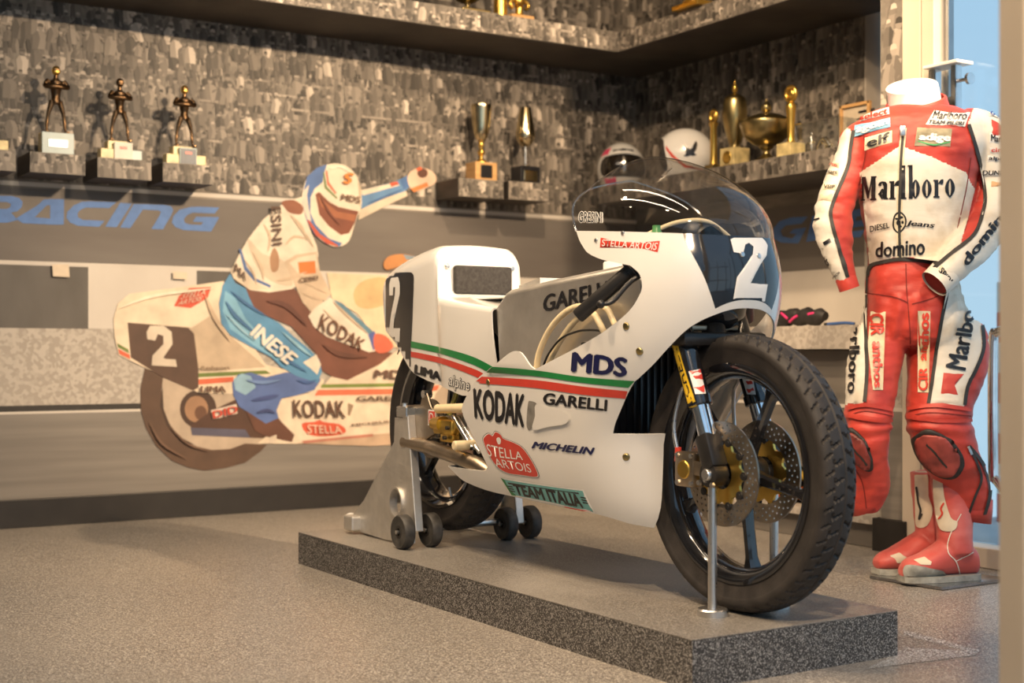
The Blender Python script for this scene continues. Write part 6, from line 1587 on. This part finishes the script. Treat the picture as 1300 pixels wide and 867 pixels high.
# chest word with slab ends and tall l, b
def slab_word(q, mat, off=.0045):
    """condensed serif word built letter by letter in a unit box (height 1 = x-height band 0..0.72)"""
    out = []
    def bar(x0, x1, y0, y1): out.append(([(x0, y0), (x1, y0), (x1, y1), (x0, y1)], []))
    def bowl(x0, x1, y0, y1, w=.036):
        o_ = spline([(x0, (y0 + y1) / 2), (x0 + .012, y1 - .12), ((x0 + x1) / 2, y1), (x1 - .012, y1 - .12), (x1, (y0 + y1) / 2), (x1 - .012, y0 + .12), ((x0 + x1) / 2, y0), (x0 + .012, y0 + .12)], 4, True)
        i_ = spline([(x0 + w, (y0 + y1) / 2), (x0 + w + .003, y1 - .14), ((x0 + x1) / 2, y1 - .05), (x1 - w - .003, y1 - .14), (x1 - w, (y0 + y1) / 2), (x1 - w - .003, y0 + .14), ((x0 + x1) / 2, y0 + .05), (x0 + w + .003, y0 + .14)], 4, True)
        out.append((o_, [i_]))
    # M
    bar(.0, .045, 0, .04); bar(.012, .03, 0, .68); out.append(([(0, .68), (.05, .68), (.085, .2), (.075, .05), (.066, .05), (.03, .5), (0, .64)], [])); out.append(([(.066, .05), (.08, .05), (.118, .68), (.105, .68)], [])); bar(.105, .145, 0, .68); bar(.095, .155, 0, .04); bar(.1, .155, .64, .68)
    # a
    bowl(.170, .250, 0, .33); bar(.222, .258, 0, .46); out.append((spline([(.172, .42), (.18, .50), (.21, .53), (.245, .50), (.258, .42), (.222, .40), (.212, .47), (.2, .46), (.198, .40)], 3, True), [])); bar(.222, .270, 0, .04)
    # r
    bar(.290, .328, 0, .52); bar(.278, .340, 0, .04); bar(.278, .328, .48, .52); out.append((spline([(.328, .40), (.345, .50), (.375, .53), (.375, .40), (.36, .38), (.345, .40)], 3, True), []))
    # l
    bar(.395, .435, 0, .98); bar(.383, .447, 0, .04); bar(.383, .435, .94, .98)
    # b
    bar(.470, .508, 0, .98); bar(.458, .508, .94, .98); bowl(.490, .580, 0, .54)
    # o
    bowl(.600, .695, 0, .54)
    # r
    bar(.725, .763, 0, .52); bar(.713, .775, 0, .04); bar(.713, .763, .48, .52); out.append((spline([(.763, .40), (.78, .50), (.81, .53), (.81, .40), (.795, .38), (.78, .40)], 3, True), []))
    # o
    bowl(.83, .925, 0, .54)
    V = []; Fc = []
    for (o_, hs) in out:
        v, f = fill(o_, None, hs); b = len(V); V += [tuple(quad(q, x / .925, y)) for x, y in v]; Fc += [tuple(i + b for i in t) for t in f]
    V, Fc = cut2d(V, Fc, 6)
    return onto('sponsor_lettering', V, Fc, sbv2, mat, suit, off)
slab_word(b4([(148, 668), (655, 652), (655, 462), (148, 478)]), PBK)
let('DIESEL', b4([(202, 845), (304, 818), (302, 785), (200, 812)]), PBK, .02); let('Jeans', b4([(385, 812), (545, 828), (548, 792), (390, 776)]), PBK, .03, .2)
badge_s(spline(b4([(318, 790), (330, 745), (362, 732), (390, 760), (392, 800), (372, 838), (350, 852), (325, 830)]), 3, True), PBK, .0034); badge_s(spline(b4([(326, 792), (336, 755), (360, 742), (382, 764), (384, 800), (366, 830), (348, 842), (332, 824)]), 3, True), M['patch'], .0040)
for (x, y, rx_, ry_) in ((350, 790, 12, 16), (340, 770, 9, 5), (366, 762, 10, 7), (360, 812, 9, 6), (372, 788, 7, 9)): badge_s(b4(ell(x, y, rx_, ry_, 10)), PBK, .0047)
let('domino', r5([(400, 515), (690, 500), (692, 395), (402, 420)]), PBK, .03)
# far sleeve column of patches
for (q, s, m_, tm_) in ((b4([(845, 205), (905, 222), (905, 196), (850, 180)]), 'GIL', PW, PBL), (b4([(848, 352), (985, 378), (985, 318), (850, 296)]), 'Marlboro', PW, PBK), (b4([(852, 408), (985, 412), (985, 380), (852, 376)]), 'circor', PW, PR), (b4([(838, 460), (985, 468), (985, 428), (842, 420)]), 'alpines', PW, PBK), (b4([(805, 535), (985, 535), (985, 500), (812, 500)]), 'DUNLOP', PW, PBK), (b4([(860, 598), (960, 590), (960, 560), (862, 566)]), '', plain('orange_patch', (.68, .40, .20), .1, rough=.6), PW)):
    badge_s(q, m_)
    if s: qq = [tuple(quad(q, u, v)) for u, v in ((.05, .15), (.95, .15), (.95, .85), (.05, .85))]; let(s, qq, tm_, .03)
let('domino', r5([(948, 572), (1225, 215), (1185, 180), (905, 530)]), PBK, .04)
badge_s(r5([(768, 590), (835, 678), (868, 655), (800, 565)]), M['patch']); let('SPIDI', r5([(780, 598), (835, 668), (860, 650), (805, 578)]), PBK, .03)
# near sleeve patches
for (q, s) in ((r5([(95, 8), (165, 18), (168, -18), (100, -26)]), 'isars'), (r5([(72, 105), (150, 108), (155, 68), (80, 62)]), 'VSIP'), (r5([(50, 170), (122, 172), (130, 128), (60, 126)]), ''), (r5([(85, -45), (170, -28), (172, -62), (92, -82)]), 'circo'), (b4([(20, 195), (60, 182), (66, 160), (32, 170)]), 'lbo')):
    badge_s(q, M['patch']);
    if s: let(s, [tuple(quad(q, u, v)) for u, v in ((.08, .2), (.92, .2), (.92, .8), (.08, .8))], PBK if s != 'circo' else PR, .02)
let('dis', r5([(95, 575), (120, 560), (96, 500), (76, 512)]), PBK, .05); let('SPIDI', r5([(135, 655), (178, 610), (172, 598), (128, 640)]), PBK, .02); line('sleeve_mark', r5([(22, 288), (55, 278)]), 2, PBK, .004); line('sleeve_mark', r5([(80, 432), (118, 410)]), 4, PBK, .004)
line('sleeve_zip', r5([(148, 405), (175, 480), (205, 560), (218, 625)]), 3.5, M['ldark'], .004)
# thigh patches
def two_words(q):
    for w_, a, b in (('CIR', 0, .30), ('anthos', .38, 1)): let(w_, [tuple(quad(q, u, v)) for u, v in ((a, 0), (b, 0), (b, 1), (a, 1))], PR, .05, 0, .0065)
badge_s(t4([(375, 282), (453, 285), (435, 716), (382, 716), (355, 470)]), M['patch']); two_words(t4([(372, 295), (388, 706), (428, 706), (446, 292)]))
badge_s(t4([(626, 280), (698, 282), (690, 730), (632, 728)]), M['patch']); two_words(t4([(688, 722), (692, 290), (634, 290), (638, 722)]))
let('Marlboro', t4([(272, 285), (250, 735), (300, 735), (330, 280)]), PBK, .03); let('Marlboro', t4([(890, 612), (955, 175), (890, 165), (780, 590)]), PBK, .03)
badge_s(t4([(770, 622), (880, 628), (830, 690), (848, 742), (756, 736)]), M['lred'], .003)
# collar, knee pads, hems
k3 = lambda P: [(1060 + x / 3.613, 520 + y / 3.613) for x, y in P]
col = MB(); CP = []
cc_ = sl(1163, 141, .0)
for i in range(25):
    a = 2 * PI * i / 24
    for (h, rr) in ((-.02, .094), (.006, .090), (.026, .083), (.038, .080), (.040, .076)): CP.append(cc_ + Vector((rr * math.cos(a), rr * .86 * math.sin(a), h - .012 + .026 * math.sin(a) + .016 * math.cos(a))))
col.put(CP, [(i * 5 + k, (i + 1) * 5 + k, (i + 1) * 5 + k + 1, i * 5 + k + 1) for i in range(24) for k in range(4)])
collar = col.build('collar', M['lred'], suit); solid(collar, .004, 1)
cbv = bvh_of(collar)
onto('collar_patch', *fill(g4([(18, 652), (210, 640), (212, 592), (24, 602)]), 4), cbv, M['patch'], suit, .006); letters_on('sponsor_lettering', 'GILARDONI', g4([(26, 638), (204, 626), (206, 602), (28, 610)]), cbv, PBL, suit, bold=.05, off=.0072)
for poly in (k3([(55, 120), (88, 100), (130, 140), (155, 200), (160, 250), (138, 262), (95, 222), (60, 160)]), k3([(388, 135), (430, 105), (500, 130), (552, 190), (566, 245), (535, 288), (480, 282), (420, 232), (390, 170)])):
    cx_, cy_ = sum(p[0] for p in poly) / len(poly), sum(p[1] for p in poly) / len(poly)
    P0 = spline(poly, 4, True)
    o = shape_on('knee_pad_rim', [(cx_ + (x - cx_) * 1.24, cy_ + (y - cy_) * 1.18) for x, y in P0], sbv2, M['ldark'], suit, .007, 4); solid(o, .008, 0)
    o = shape_on('knee_slider', P0, sbv2, plain('scuffed_slider', (.28, .05, .04), .6, 16, rough=.45), suit, .012, 4); solid(o, .014, 0)
    line('slider_scrape', [(cx_ - 12, cy_ - 14), (cx_, cy_), (cx_ + 11, cy_ + 16)], 2.0, M['ldark'], .0205)
line('hem_zip', k3([(608, 165), (650, 250), (668, 320), (640, 400), (600, 512)]), 3.0, M['ldark'], .004); line('hem_zip', k3([(612, 165), (680, 260), (708, 370), (680, 490)]), 4.0, M['ldark'], .004); line('zip_puller', k3([(606, 165), (622, 205)]), 3, M['steel'], .006)
line('hem_seam', k3([(62, 440), (150, 480)]), 1.2, M['lshadow'], .003); line('hem_seam', k3([(500, 500), (600, 512)]), 1.2, M['lshadow'], .003)
for (a, b, r) in ((sl(1074, 354, -.055), sl(1078.5, 367, -.055), 12.5), (sl(1200, 347, -.148), sl(1186, 360.5, -.155), 18.5)):
    MB().tube([a - (b - a) * .2, a, b], [r * PXM * 1.0, r * PXM * 1.06, r * PXM * 1.02], 28, caps=False).build('cuff', M['lred'] if r < 15 else M['lwhite'], suit); MB().cyl(b - (b - a) * .10, b - (b - a) * .08, r * PXM * .9).build('cuff_lining', M['lshadow'], suit)
# straight-cut trouser hems
for (l, r_, y0, l1, r1, y1, dy, rd) in ((1079, 1126, 622, 1082, 1116, 648, .02, .048), (1194, 1259, 634, 1200, 1257, 660, .016, .058)):
    c0, c1 = sl((l + r_) / 2, y0, dy), sl((l1 + r1) / 2, y1, dy); V = []; n = 36
    for (c, w, f) in ((c0, (r_ - l) / 2 * PXM, 1), ((c0 + c1) / 2, ((r_ - l) + (r1 - l1)) / 4 * PXM * 1.02, 1), (c1, (r1 - l1) / 2 * PXM, .95)):
        for i in range(n): a = 2 * PI * i / n; V.append(c + Vector((w * math.cos(a), rd * f * math.sin(a), .010 * math.cos(a) * (1 if c is c1 else 0) * (-1 if l > 1150 else 1.6))))
    o = add('trouser_hem', V, [(j * n + i, j * n + (i + 1) % n, (j + 1) * n + (i + 1) % n, (j + 1) * n + i) for j in range(2) for i in range(n)], M['lred'], suit); solid(o, .003, 0)
# knee stretch folds
for (pts, dy) in (([(1078, 519), (1100, 514), (1131, 520)], -.11), ([(1078, 527), (1100, 531), (1131, 534)], -.11), ([(1154, 519), (1190, 515), (1231, 520)], -.11), ([(1154, 528), (1190, 534), (1232, 533)], -.11)):
    line('stretch_fold', pts, 5.0, M['lred'], .006)

# ---- mannequin: neck, pole, foot plate
man = frame('mannequin', 'white headless mannequin with glass foot plate inside the racing suit', 'mannequin')
nk = MB(); NC = [sl(1164, 160, .0), sl(1162, 138, .0), sl(1160, 120, 0), sl(1157.5, 110, 0)]
V = []; F_ = []; n = 40
for j, (c, rr, tilt) in enumerate(((NC[0], .078, 0), (NC[1], .0735, .05), (NC[2], .0715, .14), (NC[3], .0715, .24), (NC[3] + Vector((0, 0, .003)), .0690, .25), (NC[3] + Vector((0, 0, .0035)), .001, .25))):
    for i in range(n):
        a = 2 * PI * i / n; V.append(c + Vector((rr * math.cos(a), rr * .92 * math.sin(a), rr * math.cos(a) * tilt * .75 + rr * math.sin(a) * tilt * 1.7)))
for j in range(5):
    for i in range(n): F_.append((j * n + i, j * n + (i + 1) % n, (j + 1) * n + (i + 1) % n, (j + 1) * n + i))
nk.put(V, F_); nk.build('neck', M['chalk'], man, True, angle=50)
pl_ = [on_z(x, y, .0) for x, y in ((1104, 735), (1196, 750), (1283, 738), (1200, 727))]
MB().prism([(p.x, p.y, .002) for p in pl_], (0, 0, .008)).build('foot_plate', metal('dark_glass_plate', (.35, .36, .38), .12), man, False, 'W')
pp = sl(1222, 560, .03); MB().cyl(SB + Vector((0, 0, 0)) + _r * pp.x + _f * .03 + Vector((0, 0, .01)), SB + _r * pp.x + _f * .03 + Vector((0, 0, .5)), .012).build('pole', M['steel'], man, True, 'W')

# ---- boots
def boot(toe, heel, shaft, depth, label, sd):
    """toe/heel/shaft in picture coordinates at the given depth offset (toe nearer)"""
    bo = frame('racing_boot', label, 'boot', 'pair of racing boots', .0105)
    up = Vector((0, 0, -.0105))
    T, Hh = sl(*toe) + up, sl(*heel) + up
    ax = (Hh - T); L = Vector((ax.x, ax.y, 0)).length; ax = Vector((ax.x, ax.y, 0)).normalized(); sd_ = Vector((-ax.y, ax.x, 0))
    org = Vector((T.x, T.y, 0))
    mb = MB(); secs = [(.0, .020, .030, .034), (.02, .036, .048, .052), (.06, .045, .062, .060), (.10, .047, .080, .074), (.15, .045, .105, .09), (.19, .040, .105, .10), (.225, .037, .095, .095), (.25, .030, .075, .085), (.262, .018, .055, .06)]
    V = []; F_ = []; n = 22; S_ = spline(secs, 3)
    for (t, w, h, _) in S_:
        c = org + ax * (t / .262 * L)
        for i in range(n):
            a = 2 * PI * i / n; V.append(c + sd_ * (w * math.cos(a)) + Vector((0, 0, .012 + max(-.004, h * .5 + h * .5 * math.sin(a)))))
    m = len(S_)
    for j in range(m - 1):
        for i in range(n): F_.append((j * n + i, j * n + (i + 1) % n, (j + 1) * n + (i + 1) % n, (j + 1) * n + i))
    F_ += [tuple(range(n))[::-1], tuple((m - 1) * n + i for i in range(n))]; mb.put(V, F_)
    P = spline([(s[0], s[1], s[2], s[3]) for s in shaft], 4); mb.tube([sl(a, b, c) + up for a, b, c, r in P], [r * PXM for a, b, c, r in P], 22)
    bd_ = voxel('boot_body', mb, .0045, [M['lred2']], bo, 5, lambda c: .0022 * noise.noise(Vector((c.x * 18, c.y * 18, c.z * 40))))
    # sole with toe slider
    so = MB(); V = []
    for (t, w, h, _) in S_:
        c = org + ax * (t / .262 * L * 1.01 - .002); V += [c + sd_ * (s_ * (w + .003)) + Vector((0, 0, z)) for s_, z in ((-1, .0), (1, .0), (1, .016), (-1, .016))]
    F_ = [(j * 4 + k, j * 4 + (k + 1) % 4, (j + 1) * 4 + (k + 1) % 4, (j + 1) * 4 + k) for j in range(m - 1) for k in range(4)] + [(0, 1, 2, 3), tuple((m - 1) * 4 + k for k in (3, 2, 1, 0))]
    so.put(V, F_); so.build('sole', M['sole'], bo, True, angle=35)
    return bo, bvh_of(bd_), bd_
M['lred2'] = leather('faded_red_leather', (.55, .085, .07), (.62, .16, .14), .2)
M['sole'] = plain('grey_sole', (.30, .30, .27), .3, 40, rough=.7)
M['shin'] = plain('cream_shin_panel', (.66, .58, .44), .12, 20, rough=.55)
b1, v1, o1 = boot((1144, 738, -.06), (1240, 735, .0), [(1214, 705, -.03, 21), (1212, 680, -.02, 22), (1211, 650, .0, 24), (1208, 622, .01, 25), (1206, 600, .01, 25)], 0, 'faded pink red racing boot with grey toe slider, standing on the foot plate', 1)
b2, v2, o2 = boot((1112, 727, .07), (1205, 722, .14), [(1186, 695, .11, 20), (1183, 670, .12, 21), (1181, 645, .13, 22), (1179, 615, .13, 23), (1178, 598, .13, 23)], 0, 'red racing boot with cream shin panel, behind its pink faded partner', -1)
def bdec(name, px, v, mat, parent, off=.002): return shape_on(name, spline(px, 3, True) if len(px) > 5 else px, v, mat, parent, off, 4)
e7 = lambda P: [(1130 + x / 4.335, 560 + y / 4.335) for x, y in P]
bdec('toe_slider', e7([(88, 690), (130, 685), (220, 698), (290, 710), (304, 745), (290, 785), (200, 790), (100, 770), (80, 725)]), v1, M['sole'], b1, .006)
bdec('instep_patch', e7([(130, 655), (190, 638), (228, 665), (222, 682), (170, 680)]), v1, M['shin'], b1); bdec('shin_panel', e7([(240, 215), (250, 175), (285, 180), (300, 300), (335, 420), (370, 445), (352, 492), (290, 492), (262, 440), (244, 310)]), v1, M['shin'], b1, .003)
line('boot_zip', e7([(390, 400), (330, 520), (318, 610), (360, 660), (385, 730)]), 1.2, M['lwhite'], .002, v1, b1); line('boot_seam', e7([(360, 660), (420, 630), (456, 610)]), 1.0, M['lwhite'], .002, v1, b1); line('boot_script', e7([(272, 430), (292, 400), (285, 370), (300, 340)]), 2.0, M['print_red'], .005, v1, b1)
bdec('instep_patch', e7([(0, 632), (50, 615), (105, 645), (95, 668), (40, 670)]), v2, M['shin'], b2); bdec('shin_panel', e7([(138, 190), (145, 155), (205, 170), (212, 300), (235, 380), (205, 465), (150, 470), (142, 380)]), v2, M['shin'], b2, .003); line('boot_script', e7([(150, 250), (160, 330), (172, 380), (165, 430), (180, 400)]), 2.4, M['ldark'], .005, v2, b2)
